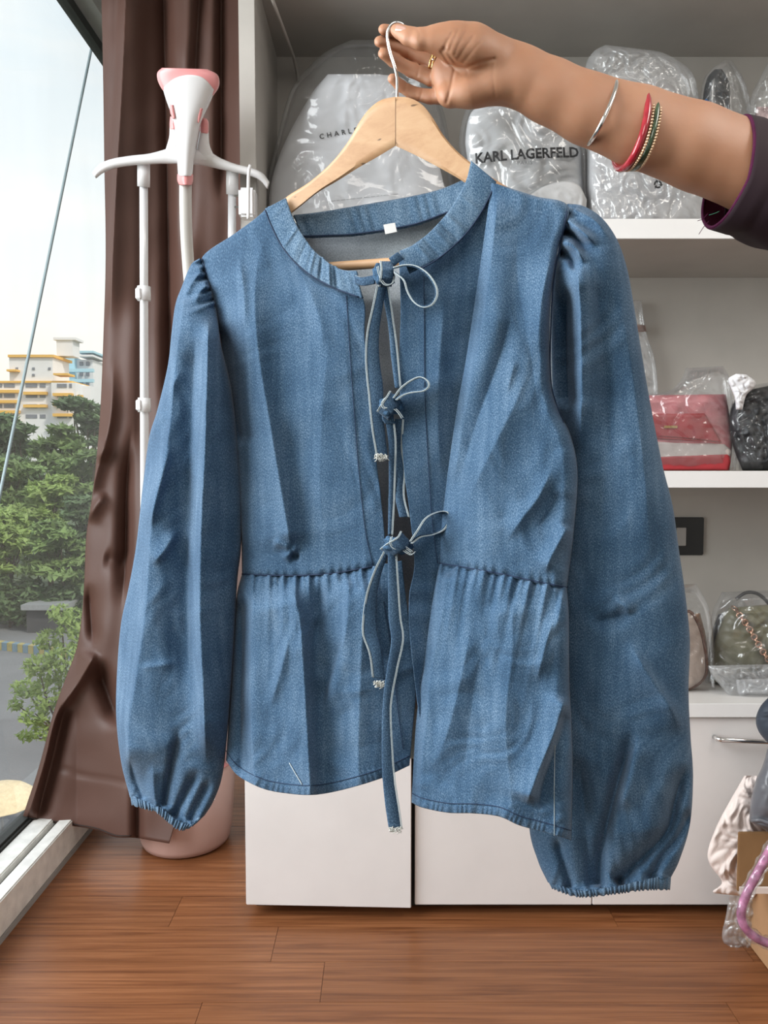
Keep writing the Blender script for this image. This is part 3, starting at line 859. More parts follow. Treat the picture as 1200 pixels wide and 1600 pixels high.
# --- peplum, right
HEM_R = [(643, 1254), (660, 1262), (700, 1270), (740, 1271), (780, 1276), (812, 1290), (850, 1300), (893, 1313)]
def pepr_rel(px, py, s, t):
    edge = np.clip(s / 0.40, 0, 1)
    r = 0.046 - 0.028 * (1 - edge * (2 - edge)) + 0.004 * t
    r -= 0.026 * (1 - side_roll(1 - s, 0.10))
    r += gathers(px, py, WAIST_R, 0.0028, 14, 56, 15)
    r -= 0.006 * np.exp(-seg_dist(px, py, WAIST_R)[0] / 10)
    r += fold(px, py, [(700, 890), (690, 960), (672, 1060), (660, 1180), (655, 1255)], 0.005, 16, 28, 0.05, 0)
    r += fold(px, py, [(740, 960), (720, 1060), (700, 1140), (672, 1215)], 0.0030, 16, 22, 0.3, 0.3)
    r += fold(px, py, [(762, 980), (742, 1070), (728, 1180), (720, 1250)], -0.0018, 22, 26)
    r += fold(px, py, [(800, 930), (800, 1020), (790, 1130), (800, 1260)], 0.004, 30, 36, 0.1, 0)
    r += fold(px, py, [(885, 1085), (868, 1140), (846, 1195), (822, 1258)], 0.0075, 20, 9, 0.1, 0.1)
    r += fold(px, py, [(884, 1110), (872, 1160), (850, 1220), (842, 1270)], -0.004, 7, 14, 0.1, 0.1)
    r += fold(px, py, [(870, 950), (852, 1010), (838, 1070)], 0.0034, 12, 12)
    r += fold(px, py, [(882, 925), (886, 970), (890, 1060)], 0.003, 14, 8)
    r += 0.0010 * softnoise(px, py, 95, 32) + 0.0024 * crumple(px, py, 105, 32)
    hemd, _, ha_ = seg_dist(px, py, HEM_R)
    r += 0.0009 * np.exp(-((hemd - 9) / 7) ** 2) + 0.0005 * np.exp(-(hemd / 16) ** 2) * np.sin(ha_ * 170 + 2 * np.sin(ha_ * 40))
    return r
PER = hem_sheet(WAIST_R, HEM_R, 190, 200, pepr_rel, [(686, 880), (674, 950), (662, 1040), (650, 1130), (643, 1254)],
                [(886, 918), (889, 960), (890, 1060), (895, 1180), (893, 1313)])
pero = PER.build('peplum', M['denim'], blouse, solid=0.0012)
stitch('hem_stitch', [(x, y - 15) for x, y in HEM_R], PER, pero, r=0.0004)
stitch('side_stitch', [(867, 1165), (866, 1230), (866, 1306)], PER, pero, 'thread_light', 0.0003)

# --- sleeves
def sl_front(px, py, s, t):
    r = 0.030 * rnd(s, 0.5) * np.clip(t / 0.10, 0.18, 1) * (1 - 0.45 * np.clip((t - 0.9) / 0.1, 0, 1))
    # outer crest, dark middle, bright inner ridge
    r += fold(px, py, [(290, 450), (275, 560), (262, 690), (240, 790), (232, 880), (226, 960), (212, 1060), (200, 1140), (205, 1230)], 0.0135, 18, 60, 0.08, 0.08)
    r += fold(px, py, [(326, 490), (324, 560), (320, 700), (314, 820), (312, 960), (318, 1090), (322, 1200)], 0.0125, 13, 34, 0.06, 0.1)
    r += fold(px, py, [(306, 520), (300, 640), (294, 800), (292, 960), (296, 1100)], -0.008, 34, 12, 0.1, 0.2)
    r += fold(px, py, [(268, 690), (250, 760), (229, 838)], 0.0045, 16, 7)
    r += fold(px, py, [(278, 825), (258, 860), (233, 885)], 0.0035, 14, 6)
    r += fold(px, py, [(262, 640), (246, 665), (233, 688)], 0.0030, 9, 7)
    r += fold(px, py, [(285, 575), (265, 610), (240, 660)], 0.0024, 8, 9)
    r += fold(px, py, [(266, 560), (272, 500), (290, 450)], 0.002, 8, 8)
    r += fold(px, py, [(213, 1045), (280, 1035)], 0.0014, 7, 5)
    # gathers above the cuff
    r += fold(px, py, [(282, 1132), (270, 1190), (256, 1262)], -0.0065, 6, 9, 0.35, 0.05)
    r += fold(px, py, [(312, 1200), (292, 1238), (272, 1280)], -0.0065, 8, 7, 0.3, 0.05)
    r += fold(px, py, [(330, 1215), (312, 1250), (296, 1284)], -0.005, 7, 7, 0.3, 0.05)
    r += fold(px, py, [(200, 1180), (212, 1220), (224, 1250)], -0.004, 6, 6, 0.3, 0.05)
    r += fold(px, py, [(238, 1190), (240, 1230), (244, 1262)], 0.003, 7, 7, 0.3, 0.05)
    cuff = [(204, 1245), (225, 1255), (250, 1264), (275, 1283), (300, 1288), (318, 1272)]
    r += gathers(px, py, cuff, 0.0013, 10, 22, 51)
    # gathers under the shoulder seam
    seam = [(313, 404), (322, 440), (336, 480)]
    r += gathers(px, py, seam, 0.0060, 10, 26, 53)
    r += fold(px, py, [(318, 420), (300, 442), (285, 468)], 0.004, 6, 6, 0.1, 0.4)
    r += fold(px, py, [(326, 445), (312, 458), (298, 470)], 0.004, 5, 5, 0.1, 0.4)
    r += 0.0010 * softnoise(px, py, 80, 54) + 0.0026 * crumple(px, py, 95, 54) * rnd(s, 0.4)
    return np.where((s <= 0) | (s >= 1), 0, r)
def sl_back(px, py, s, t):
    return -0.035 * rnd(s, 0.5) * np.clip(t / 0.10, 0.18, 1) * (1 - 0.45 * np.clip((t - 0.9) / 0.1, 0, 1))
def YS(px, py):
    return YG(px) - 0.004
SL = Tube([(311, 404), (298, 414), (284, 448), (274, 476), (268, 520), (262, 572), (246, 640), (233, 684), (223, 760), (213, 850), (201, 918), (189, 975), (183, 1050), (182, 1120), (190, 1190), (204, 1246)],
          [(314, 404), (326, 440), (338, 482), (346, 540), (362, 610), (371, 690), (377, 770), (377, 850), (371, 905), (368, 960), (362, 1060), (355, 1140), (346, 1210), (332, 1250), (318, 1273)], 110, 330, YS, sl_front, sl_back, bot=[(203, 1246), (225, 1255), (250, 1264), (276, 1284), (300, 1290), (320, 1274)], reach=0.3)
slo = SL.build('sleeve', M['denim'], blouse, cap=False)
def cuff_geo(name, top, bot, Yf, th, parent, sleeve, n=260, rows=12, ripples=36, seed=1):
    """elastic cuff: a short gathered tube from a top curve to a bottom curve"""
    rs_ = np.random.RandomState(seed)
    a = spline(top, n); b = spline(bot, n)
    s = np.linspace(0, 1, n)
    ph = 2.2 * np.sin(s * 23 + rs_.rand() * 6) + 1.4 * np.sin(s * 51)
    V = []; UV = []
    for r in range(rows):
        q = r / (rows - 1)
        x = a[:, 0] * (1 - q) + b[:, 0] * q; y = a[:, 1] * (1 - q) + b[:, 1] * q
        rip = np.sin(s * ripples * 2 * math.pi + ph) * 0.0011 + 0.0005 * np.sin(s * ripples * 5.1)
        puff = 0.0025 * math.sin(q * math.pi)
        y = y + 1.2 * np.sin(s * ripples * 2 * math.pi + ph + 1.0) * (q if q > 0.5 else 0)
        f = th * rnd(s, 0.5) + (rip + puff) * rnd(s, 0.25)
        g = -th * rnd(s, 0.5) - (rip + puff) * rnd(s, 0.25)
        F_ = pix(x, y, Yf(x, y) - f); B_ = pix(x, y, Yf(x, y) - g)[::-1][1:-1]
        V.append(np.vstack([F_, B_]))
        uvf = np.stack([x / 60, -y / 60], -1); UV.append(np.vstack([uvf, uvf[::-1][1:-1]]))
    m = V[0].shape[0]
    o = mesh(name, np.vstack(V), grid_faces(m, rows, wrap=True), M['denim_band'], parent, uv=np.vstack(UV))
    md = o.modifiers.new('thickness', 'SOLIDIFY'); md.thickness = 0.0012; md.offset = -1
    return o
cuff_geo('cuff', [(203, 1242), (225, 1252), (250, 1261), (276, 1281), (300, 1287), (320, 1270)], [(206, 1258), (226, 1264), (245, 1270), (262, 1284), (280, 1297), (300, 1291), (309, 1277)], YS, 0.019, slo, None, seed=2, ripples=22)

def sr_front(px, py, s, t):
    r = 0.036 * rnd(s, 0.45) * np.clip(t / 0.10, 0.25, 1) * (1 - 0.45 * np.clip((t - 0.92) / 0.08, 0, 1))
    r += fold(px, py, [(900, 400), (906, 480), (908, 600), (905, 720)], 0.009, 12, 26, 0.15, 0.3)
    r += fold(px, py, [(886, 440), (884, 540), (888, 640)], -0.010, 14, 12, 0.2, 0.1)
    r += fold(px, py, [(930, 390), (936, 480), (950, 620), (960, 760)], -0.004, 22, 30)
    r += fold(px, py, [(960, 420), (985, 560), (1005, 720), (1020, 900)], 0.005, 40, 40)
    r += fold(px, py, [(978, 1000), (1010, 1050), (1048, 1108), (1066, 1150)], 0.0055, 16, 9)
    r += fold(px, py, [(920, 975), (985, 960)], -0.0035, 10, 10)
    r += fold(px, py, [(955, 935), (975, 945), (990, 960)], 0.0028, 8, 8)
    r += fold(px, py, [(990, 1130), (975, 1190), (955, 1260), (938, 1340), (934, 1385)], -0.0085, 12, 10, 0.3, 0.02)
    r += fold(px, py, [(1000, 1140), (985, 1200), (968, 1270)], 0.004, 9, 20, 0.3, 0.2)
    r += fold(px, py, [(1074, 1190), (1056, 1250), (1042, 1300), (1000, 1345), (962, 1382)], -0.0085, 12, 10, 0.2, 0.02)
    r += fold(px, py, [(1082, 1260), (1062, 1305), (1034, 1340), (1016, 1375)], -0.0055, 8, 8, 0.2, 0.02)
    r += fold(px, py, [(905, 1180), (912, 1260), (918, 1340), (920, 1390)], -0.005, 14, 16, 0.3, 0.02)
    r += fold(px, py, [(868, 1300), (880, 1345), (892, 1388)], -0.004, 8, 8, 0.3, 0.02)
    cuff = [(858, 1378), (900, 1392), (960, 1388), (1000, 1380), (1049, 1370)]
    r += gathers(px, py, cuff, 0.0022, 17, 36, 61)
    seam = [(886, 322), (880, 350), (872, 400)]
    r += gathers(px, py, seam, 0.0060, 15, 30, 63)
    r += fold(px, py, [(884, 345), (905, 358), (935, 385)], 0.0075, 7, 7, 0.05, 0.4)
    r += fold(px, py, [(880, 362), (900, 372), (920, 395)], -0.0083, 6, 6, 0.05, 0.4)
    r += fold(px, py, [(876, 378), (898, 386), (915, 412)], 0.0083, 7, 7, 0.05, 0.4)
    r += fold(px, py, [(874, 396), (892, 405), (902, 430)], -0.0075, 6, 6, 0.05, 0.4)
    r += fold(px, py, [(895, 326), (930, 345), (958, 380)], 0.004, 8, 8, 0.05, 0.4)
    r += 0.0012 * softnoise(px, py, 100, 64) + 0.0026 * crumple(px, py, 110, 64) * rnd(s, 0.4)
    return np.where((s <= 0) | (s >= 1), 0, r)
def sr_back(px, py, s, t):
    return -0.042 * rnd(s, 0.5) * np.clip(t / 0.10, 0.18, 1) * (1 - 0.45 * np.clip((t - 0.92) / 0.08, 0, 1))
def YSR(px, py):
    return YG(px) + 0.020 * np.clip((np.asarray(py, float) - 420) / 200.0, 0, 1)
SR = Tube([(884, 320), (879, 350), (872, 392), (866, 440), (862, 520), (864, 620), (868, 700), (862, 800), (850, 920), (838, 1050), (828, 1180), (828, 1290), (842, 1345), (858, 1380)],
          [(888, 318), (912, 322), (940, 340), (964, 374), (980, 420), (991, 480), (1004, 560), (1018, 640), (1036, 730), (1051, 790), (1061, 860), (1071, 930), (1078, 1000), (1076, 1080), (1079, 1150), (1083, 1215), (1078, 1290), (1062, 1345), (1049, 1372)], 130, 340, YSR, sr_front, sr_back, bot=[(856, 1379), (900, 1393), (960, 1388), (1000, 1380), (1049, 1370)], reach=0.25)
sro = SR.build('sleeve', M['denim'], blouse, cap=False)
cuff_geo('cuff', [(856, 1376), (900, 1390), (960, 1385), (1000, 1376), (1049, 1366)], [(862, 1388), (888, 1398), (912, 1402), (960, 1397), (1005, 1391), (1047, 1390)], YSR, 0.020, sro, None, seed=4, ripples=30)

# --- the three ties: ribbons with pale folded edges
def ribbon(name, center, wvec, lift, parent, width_off=0.0, mat='denim_tie', n=60, edge='L', depth=None, wave=0.0, cords=True):
    """center: px polyline; wvec: (dx,dy) half width in px (array or one); width_off: half width that runs in depth (m)"""
    q = spline(center, n)
    wv = np.asarray(wvec, float)
    wv = np.abs(wv)
    if wv.ndim == 1: wv = np.broadcast_to(wv, (n, 2))
    else: wv = spline(wv, n)
    li = np.interp(np.linspace(0, 1, n), np.linspace(0, 1, len(np.atleast_1d(lift))), np.atleast_1d(lift))
    if wave: li = li + wave * np.sin(np.linspace(0, 9, n))
    k = 9
    V, UV = [], []
    for j in range(k):
        f = -1 + 2 * j / (k - 1)
        x = q[:, 0] + f * wv[:, 0]; y = q[:, 1] + f * wv[:, 1]
        d = YG(q[:, 0]) - li + f * width_off - 0.0010 * (1 - f * f)
        V.append(pix(x, y, d)); UV.append(np.stack([x / 100, -y / 100], -1))
    V = np.stack(V, 1); UV = np.stack(UV, 1)
    o = mesh(name, V.reshape(-1, 3), grid_faces(k, n), M[mat], parent, uv=UV.reshape(-1, 2))
    md = o.modifiers.new('thickness', 'SOLIDIFY'); md.thickness = 0.0014; md.offset = -1
    if cords:
        ed = V[:, 0] if edge == 'L' else V[:, -1]
        for dd in (0.0, 0.0011):
            tube('edge_cord', ed + np.array([dd * 0.9, -0.0005, -dd * 0.2]), 0.0004, M['thread_light'], o, 6)
    return o
def fray(parent, cx, cy, wx, off, seed, n=34, ln=7):
    rs_ = np.random.RandomState(seed)
    V, F = [], []
    for k in range(n):
        x = cx + rs_.uniform(-wx, wx); y = cy + rs_.uniform(-4, 3)
        pts = [(x, y), (x + rs_.uniform(-3, 3), y + rs_.uniform(0.2, 0.6) * ln), (x + rs_.uniform(-6, 6), y + rs_.uniform(0.0, 1.0) * ln)]
        q = spline(pts, 6)
        v, f = tube_geo(pix(q[:, 0], q[:, 1], YG(cx) - off - rs_.uniform(0, 0.003)), 0.00035, 4)
        F += [tuple(i + len(V) for i in ff) for ff in f]
        V += v.tolist()
    return mesh('frayed_end', V, F, M['fray'], parent)
def knot(name, center, rx, ry, rot, off, rz, parent, seed):
    """a wrapped knot: flattened ball with a diagonal band around it"""
    bm = bmesh.new()
    bmesh.ops.create_uvsphere(bm, u_segments=28, v_segments=18, radius=1.0)
    rs_ = np.random.RandomState(seed)
    cy, sy = math.cos(rot), math.sin(rot)
    Yc = float(YG(center[0])) - off
    for v in bm.verts:
        x, y, z = v.co
        sgn = lambda a_, e_: math.copysign(abs(a_) ** e_, a_)
        x, y, z = sgn(x, 0.7), sgn(y, 0.7), sgn(z, 0.8)
        wob = 1 + 0.10 * math.sin(5 * x + 3 * y + seed) + 0.07 * math.sin(9 * y - 4 * x)
        band = 0.16 * math.exp(-((x * 0.8 + y * 0.5) / 0.28) ** 2)
        x *= wob; y *= wob
        X = cy * x * rx - sy * y * ry; Yy = sy * x * rx + cy * y * ry
        v.co = P(center[0] + X, center[1] + Yy, Yc - rz * (z + band))
    return bm_obj(name, bm, M['denim_knot'], parent, True)
def wrap(center, pts, off, parent):
    q = spline([(center[0] + x, center[1] + y) for x, y in pts], 26)
    a = pix(q[:, 0], q[:, 1], YG(center[0]) - off)
    for dd in (0.0, 0.0012):
        tube('edge_cord', a + np.array([dd, -0.0003, dd * 0.6]), 0.00045, M['thread_light'], parent, 6)
# upper bow
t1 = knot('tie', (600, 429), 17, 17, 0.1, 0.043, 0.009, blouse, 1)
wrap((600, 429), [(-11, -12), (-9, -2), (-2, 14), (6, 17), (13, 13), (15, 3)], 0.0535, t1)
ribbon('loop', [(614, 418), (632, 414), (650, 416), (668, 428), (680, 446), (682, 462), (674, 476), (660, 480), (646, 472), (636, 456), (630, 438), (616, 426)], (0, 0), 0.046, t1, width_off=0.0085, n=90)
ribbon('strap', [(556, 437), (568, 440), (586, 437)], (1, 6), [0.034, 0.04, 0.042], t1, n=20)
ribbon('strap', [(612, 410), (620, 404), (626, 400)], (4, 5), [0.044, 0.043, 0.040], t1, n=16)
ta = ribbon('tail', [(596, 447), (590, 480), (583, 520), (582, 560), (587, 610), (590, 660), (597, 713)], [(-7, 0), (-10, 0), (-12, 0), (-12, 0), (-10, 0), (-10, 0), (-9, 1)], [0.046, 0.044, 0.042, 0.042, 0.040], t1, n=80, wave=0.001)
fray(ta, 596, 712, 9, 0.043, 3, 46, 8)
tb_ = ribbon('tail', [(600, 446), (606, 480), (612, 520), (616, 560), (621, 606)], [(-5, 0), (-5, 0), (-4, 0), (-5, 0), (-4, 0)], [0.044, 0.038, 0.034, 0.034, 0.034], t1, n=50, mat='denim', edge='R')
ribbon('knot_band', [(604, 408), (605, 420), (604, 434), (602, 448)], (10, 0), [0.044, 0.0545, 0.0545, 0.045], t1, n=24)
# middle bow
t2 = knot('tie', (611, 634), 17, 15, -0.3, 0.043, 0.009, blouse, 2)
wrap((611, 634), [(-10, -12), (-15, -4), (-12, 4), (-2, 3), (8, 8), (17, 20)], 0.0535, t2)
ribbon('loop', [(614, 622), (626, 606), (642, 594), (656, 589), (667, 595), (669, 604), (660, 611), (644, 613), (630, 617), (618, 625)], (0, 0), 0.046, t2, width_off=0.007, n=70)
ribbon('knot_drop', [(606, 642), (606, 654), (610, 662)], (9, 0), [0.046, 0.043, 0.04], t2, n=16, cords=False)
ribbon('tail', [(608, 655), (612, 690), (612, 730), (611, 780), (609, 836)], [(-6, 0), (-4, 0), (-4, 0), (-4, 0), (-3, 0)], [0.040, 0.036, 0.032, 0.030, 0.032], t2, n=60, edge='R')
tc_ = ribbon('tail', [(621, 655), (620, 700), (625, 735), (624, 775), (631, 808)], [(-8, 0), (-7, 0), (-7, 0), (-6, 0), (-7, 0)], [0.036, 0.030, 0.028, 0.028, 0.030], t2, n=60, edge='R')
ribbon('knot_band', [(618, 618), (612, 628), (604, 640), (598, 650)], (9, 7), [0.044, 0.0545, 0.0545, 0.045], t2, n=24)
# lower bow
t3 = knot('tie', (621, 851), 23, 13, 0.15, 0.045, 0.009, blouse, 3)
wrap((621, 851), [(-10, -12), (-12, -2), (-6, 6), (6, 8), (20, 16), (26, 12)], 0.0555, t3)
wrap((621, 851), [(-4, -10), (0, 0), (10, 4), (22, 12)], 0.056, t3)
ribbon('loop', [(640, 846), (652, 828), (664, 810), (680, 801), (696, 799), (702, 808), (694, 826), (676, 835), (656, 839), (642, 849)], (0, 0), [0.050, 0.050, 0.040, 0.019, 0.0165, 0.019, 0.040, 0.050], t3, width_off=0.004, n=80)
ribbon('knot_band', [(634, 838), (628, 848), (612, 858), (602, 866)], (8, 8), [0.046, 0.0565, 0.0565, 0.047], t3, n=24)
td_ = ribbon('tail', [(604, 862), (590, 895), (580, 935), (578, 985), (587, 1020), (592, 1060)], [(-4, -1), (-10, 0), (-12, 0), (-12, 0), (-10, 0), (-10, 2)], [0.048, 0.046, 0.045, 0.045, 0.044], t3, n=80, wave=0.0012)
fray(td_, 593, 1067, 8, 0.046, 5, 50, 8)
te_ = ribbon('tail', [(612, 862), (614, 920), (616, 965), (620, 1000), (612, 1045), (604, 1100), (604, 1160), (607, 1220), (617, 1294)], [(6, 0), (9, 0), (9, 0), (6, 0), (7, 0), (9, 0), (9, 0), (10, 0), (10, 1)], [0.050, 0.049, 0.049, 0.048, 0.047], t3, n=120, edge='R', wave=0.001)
fray(te_, 617, 1295, 9, 0.048, 7, 40, 6)

# ------------------------------------------------------------------ the wooden hanger
hanger = empty('wooden_hanger', P(618, 230, 0.735), 'natural wood clothes hanger with steel hook inside the blouse neck', 'hanger')
def hanger_arm(top_, bot_, parent):
    a = spline(top_, 60); b = spline(bot_, 60)
    V, UV = [], []
    rows = 12
    th = 0.0062
    ring = []
    for j in range(rows):
        f = j / (rows - 1)
        x = a[:, 0] * (1 - f) + b[:, 0] * f; y = a[:, 1] * (1 - f) + b[:, 1] * f
        ed = min(f, 1 - f) / 0.12
        d = th * (math.sqrt(max(0, 1 - (1 - min(1, ed)) ** 2)) * 0.35 + 0.65)
        ring.append((x, y, d))
    R_ = [pix(x, y, YG(x) + 0.004 - d) for x, y, d in ring] + [pix(x, y, YG(x) + 0.004 + d) for x, y, d in ring[::-1]]
    V = np.stack(R_, 1)
    k = V.shape[1]
    F = [tuple(r) for r in grid_faces(k, 60, wrap=True)] + [tuple(range(k)), tuple(59 * k + j for j in range(k - 1, -1, -1))]
    return mesh('arm', V.reshape(-1, 3), F, M['hanger_wood'], parent, smooth=True)
def flat_auto(o, ang=0.7):
    m = o.modifiers.new('edges', 'EDGE_SPLIT'); m.split_angle = ang
    return o
flat_auto(hanger_arm([(617.95, 151), (596, 156), (578, 169), (562, 190), (544, 221), (518, 254), (484, 284), (450, 306), (420, 330), (385, 362)],
           [(617.95, 228), (590, 245), (560, 262), (530, 281), (498, 300), (470, 322), (455, 334), (436, 352), (415, 370), (390, 392)], hanger))
flat_auto(hanger_arm([(618.05, 151), (640, 153), (660, 164), (676, 184), (692, 210), (712, 234), (738, 256), (770, 278), (810, 302), (850, 325)],
           [(618.05, 228), (640, 238), (662, 249), (690, 264), (718, 280), (745, 298), (770, 312), (800, 328), (825, 342), (845, 352)], hanger))
V, F = tube_geo([P(430, 424, YG(430) + 0.006), P(530, 416, YG(530) + 0.006), P(600, 411, YG(600) + 0.006), P(700, 405, YG(700) + 0.006), P(790, 398, YG(790) + 0.006)], 0.0045, 14)
mesh('trouser_bar', V, F, M['hanger_wood'], hanger)
hk = spline([(620.5, 160), (620.5, 146), (620.8, 130), (619.6, 116), (616, 102), (611, 87), (607, 71), (605.2, 55), (608, 43), (615, 36.5), (624, 36), (632, 42), (636, 54)], 120)
hz_ = np.clip((150 - hk[:, 1]) / 45.0, 0, 1); hz_ = hz_ * hz_ * (3 - 2 * hz_)
hd_ = (YG(hk[:, 0]) + 0.003) * (1 - hz_) + 0.7275 * hz_ + 0.0035 * np.clip((hk[:, 0] - 618) / 12, 0, 1) * hz_ * (hk[:, 1] < 60)
tube('hook', pix(hk[:, 0], hk[:, 1], hd_), 0.0014, M['steel'], hanger, 12)

tube('centre_joint', [P(618, 152.5, float(YG(618)) - 0.0021), P(618, 227, float(YG(618)) - 0.0021)], 0.00032, plain('joint_brown', (0.10, 0.05, 0.025), 0.7), hanger, 6)
# ------------------------------------------------------------------ hand and forearm (one continuous body), sleeve, jewellery
YH = 0.728
KP = YH / FPX
def sd_cone(X, Y, Z, a, b):
    """round cone between a=(px,py,off m,r px) and b, all in px units"""
    ax, ay, az, ra = a[0], a[1], a[2] / KP, a[3]
    bx, by, bz, rb = b[0], b[1], b[2] / KP, b[3]
    dx, dy, dz = bx - ax, by - ay, bz - az
    l2 = dx * dx + dy * dy + dz * dz
    t = np.clip(((X - ax) * dx + (Y - ay) * dy + (Z - az) * dz) / l2, 0, 1)
    return np.sqrt((X - ax - t * dx) ** 2 + (Y - ay - t * dy) ** 2 + (Z - az - t * dz) ** 2) - (ra + t * (rb - ra))
def smin(a, b, k):
    h = np.clip(0.5 + 0.5 * (b - a) / k, 0, 1)
    return b * (1 - h) + a * h - k * h * (1 - h)
def chain(X, Y, Z, pts, k=3.0):
    d = None
    for i in range(len(pts) - 1):
        c = sd_cone(X, Y, Z, pts[i], pts[i + 1])
        d = c if d is None else smin(d, c, k)
    return d
def surface_nets(f, xs, ys, zs):
    inside = f < 0
    nx, ny, nz_ = f.shape
    c = np.zeros((nx - 1, ny - 1, nz_ - 1), dtype=np.int8)
    for i in (0, 1):
        for j in (0, 1):
            for k in (0, 1):
                c += inside[i:nx - 1 + i, j:ny - 1 + j, k:nz_ - 1 + k]
    act = (c > 0) & (c < 8)
    idx = -np.ones(act.shape, dtype=np.int64)
    I = np.argwhere(act)
    idx[act] = np.arange(len(I))
    acc = np.zeros((len(I), 3)); cnt = np.zeros(len(I))
    corners = [(i, j, k) for i in (0, 1) for j in (0, 1) for k in (0, 1)]
    for a in corners:
        for ax in range(3):
            if a[ax] == 0:
                b = list(a); b[ax] = 1
                fa = f[I[:, 0] + a[0], I[:, 1] + a[1], I[:, 2] + a[2]]
                fb = f[I[:, 0] + b[0], I[:, 1] + b[1], I[:, 2] + b[2]]
                m = (fa < 0) != (fb < 0)
                t = np.where(m, fa / np.where(m, fa - fb, 1), 0)
                p = np.array(a, float)[None, :].repeat(len(I), 0)
                p[:, ax] += t
                acc[m] += p[m]; cnt[m] += 1
    v = acc / cnt[:, None] + I
    V = np.stack([np.interp(v[:, 0], np.arange(nx), xs), np.interp(v[:, 1], np.arange(ny), ys), np.interp(v[:, 2], np.arange(nz_), zs)], -1)
    F = []
    for ax in range(3):
        sl0 = [slice(1, -1)] * 3; sl0[ax] = slice(0, -1)
        sl1 = [slice(1, -1)] * 3; sl1[ax] = slice(1, None)
        a = inside[tuple(sl0)]; b = inside[tuple(sl1)]
        E = np.argwhere(a != b)
        if not len(E): continue
        fl_ = a[tuple(E.T)]
        base = E + np.array([0 if q == ax else 1 for q in range(3)])
        u, w_ = [(1, 2), (2, 0), (0, 1)][ax]
        du = np.zeros(3, int); du[u] = 1; dw = np.zeros(3, int); dw[w_] = 1
        q0 = idx[tuple((base - du - dw).T)]; q1 = idx[tuple((base - dw).T)]; q2 = idx[tuple(base.T)]; q3 = idx[tuple((base - du).T)]
        quad = np.stack([q0, q1, q2, q3], -1)
        quad[~fl_] = quad[~fl_][:, ::-1]
        F.append(quad)
    F = np.vstack(F)
    return V, F[(F >= 0).all(1)]
xs = np.concatenate([np.arange(572, 832, 1.5), np.arange(832, 1430, 4.5)])
ys = np.concatenate([np.arange(18, 196, 1.5), np.arange(196, 430, 4.5)])
zs = np.arange(-88, 92, 2.0)
X, Y, Z = np.meshgrid(xs, ys, zs, indexing='ij')
X = X.astype(np.float32); Y = Y.astype(np.float32); Z = Z.astype(np.float32)
arm = chain(X, Y, Z / 0.92, [(1420, 350, 0, 74), (1180, 264, 0, 73), (1090, 229, 0, 71), (1000, 198, 0, 66), (920, 170, 0, 58), (860, 142, 0, 53), (815, 120, 0, 50), (785, 108, 0, 48)], 8)
palm = chain(X, Y, Z / 0.62, [(790, 112, 0, 47), (752, 112, -0.000, 50), (722, 113, -0.003, 44), (706, 118, -0.006, 31)], 12)
heel = chain(X, Y, Z, [(778, 128, 0.006, 34), (735, 140, 0.008, 29), (704, 148, 0.006, 22)], 10)
thenar = chain(X, Y, Z, [(770, 84, 0.008, 34), (738, 72, 0.014, 36), (708, 66, 0.018, 32), (690, 62, 0.020, 25)], 12)
hand = smin(arm, palm, 16)
hand = smin(hand, heel, 12)
hand = smin(hand, thenar, 9)
thumb = chain(X, Y, Z, [(700, 63, 0.020, 25), (676, 61, 0.022, 20.5), (658, 61, 0.022, 18), (640, 57, 0.018, 15.5), (626, 50, 0.0125, 12), (620, 47, 0.010, 10)], 5)
hand = smin(hand, thumb, 8)
fingers = [
    [(706, 78, -0.016, 20), (682, 66, -0.026, 14.5), (645, 54, -0.022, 11.5), (618, 49, -0.014, 10.5), (600, 46, -0.009, 9)],
    [(700, 102, -0.014, 19), (676, 96, -0.022, 13.5), (644, 84, -0.026, 12.5), (615, 72, -0.018, 11), (594, 65, -0.011, 9.5)],
    [(698, 124, -0.010, 18), (674, 122, -0.014, 13.5), (644, 110, -0.018, 12), (616, 95, -0.015, 11), (600, 84, -0.010, 9.5)],
    [(698, 148, -0.006, 17), (672, 151, -0.010, 12), (646, 146, -0.014, 11), (626, 134, -0.013, 9.5), (614, 123, -0.010, 8.5)],
]
for k_, fg in enumerate(fingers):
    hand = smin(hand, chain(X, Y, Z, fg, 3.0), 3.2)
def groove(pts, depth, wd, zmin=-40):
    d, _, a = seg_dist(X[:, :, 0], Y[:, :, 0], pts)
    return (depth * np.exp(-(d / wd) ** 2))[:, :, None] * (Z > zmin)
for g, dp, wd in [
    ([(690, 80), (697, 92), (710, 108), (706, 130), (698, 160)], 3.0, 2.6),
    ([(694, 76), (712, 100), (728, 106), (748, 98), (772, 92)], 2.6, 3.0),
    ([(706, 52), (698, 66), (694, 78)], 2.0, 2.4), ([(716, 48), (708, 64), (702, 80)], 1.4, 2.0),
    ([(728, 50), (716, 70), (710, 86)], 1.2, 2.0), ([(740, 56), (726, 76), (716, 92)], 1.2, 2.0), ([(756, 60), (738, 80), (724, 98)], 1.0, 2.0),
    ([(652, 44), (656, 54), (655, 60)], 1.2, 2.0), ([(772, 92), (770, 120), (774, 150)], 1.0, 2.0),
    ([(655, 104), (652, 120)], 1.4, 1.6), ([(676, 112), (673, 137)], 1.4, 1.6), ([(660, 140), (655, 158)], 1.4, 1.6), ([(636, 128), (633, 142)], 1.2, 1.6),
    ([(640, 78), (636, 92)], 1.2, 1.6), ([(712, 110), (722, 118), (730, 116)], 1.0, 2.0)]:
    hand = hand + groove(g, 0.62 * dp, wd)
V, F = surface_nets(hand, xs, ys, zs)
del X, Y, Z, hand, arm, palm, heel, thenar, thumb
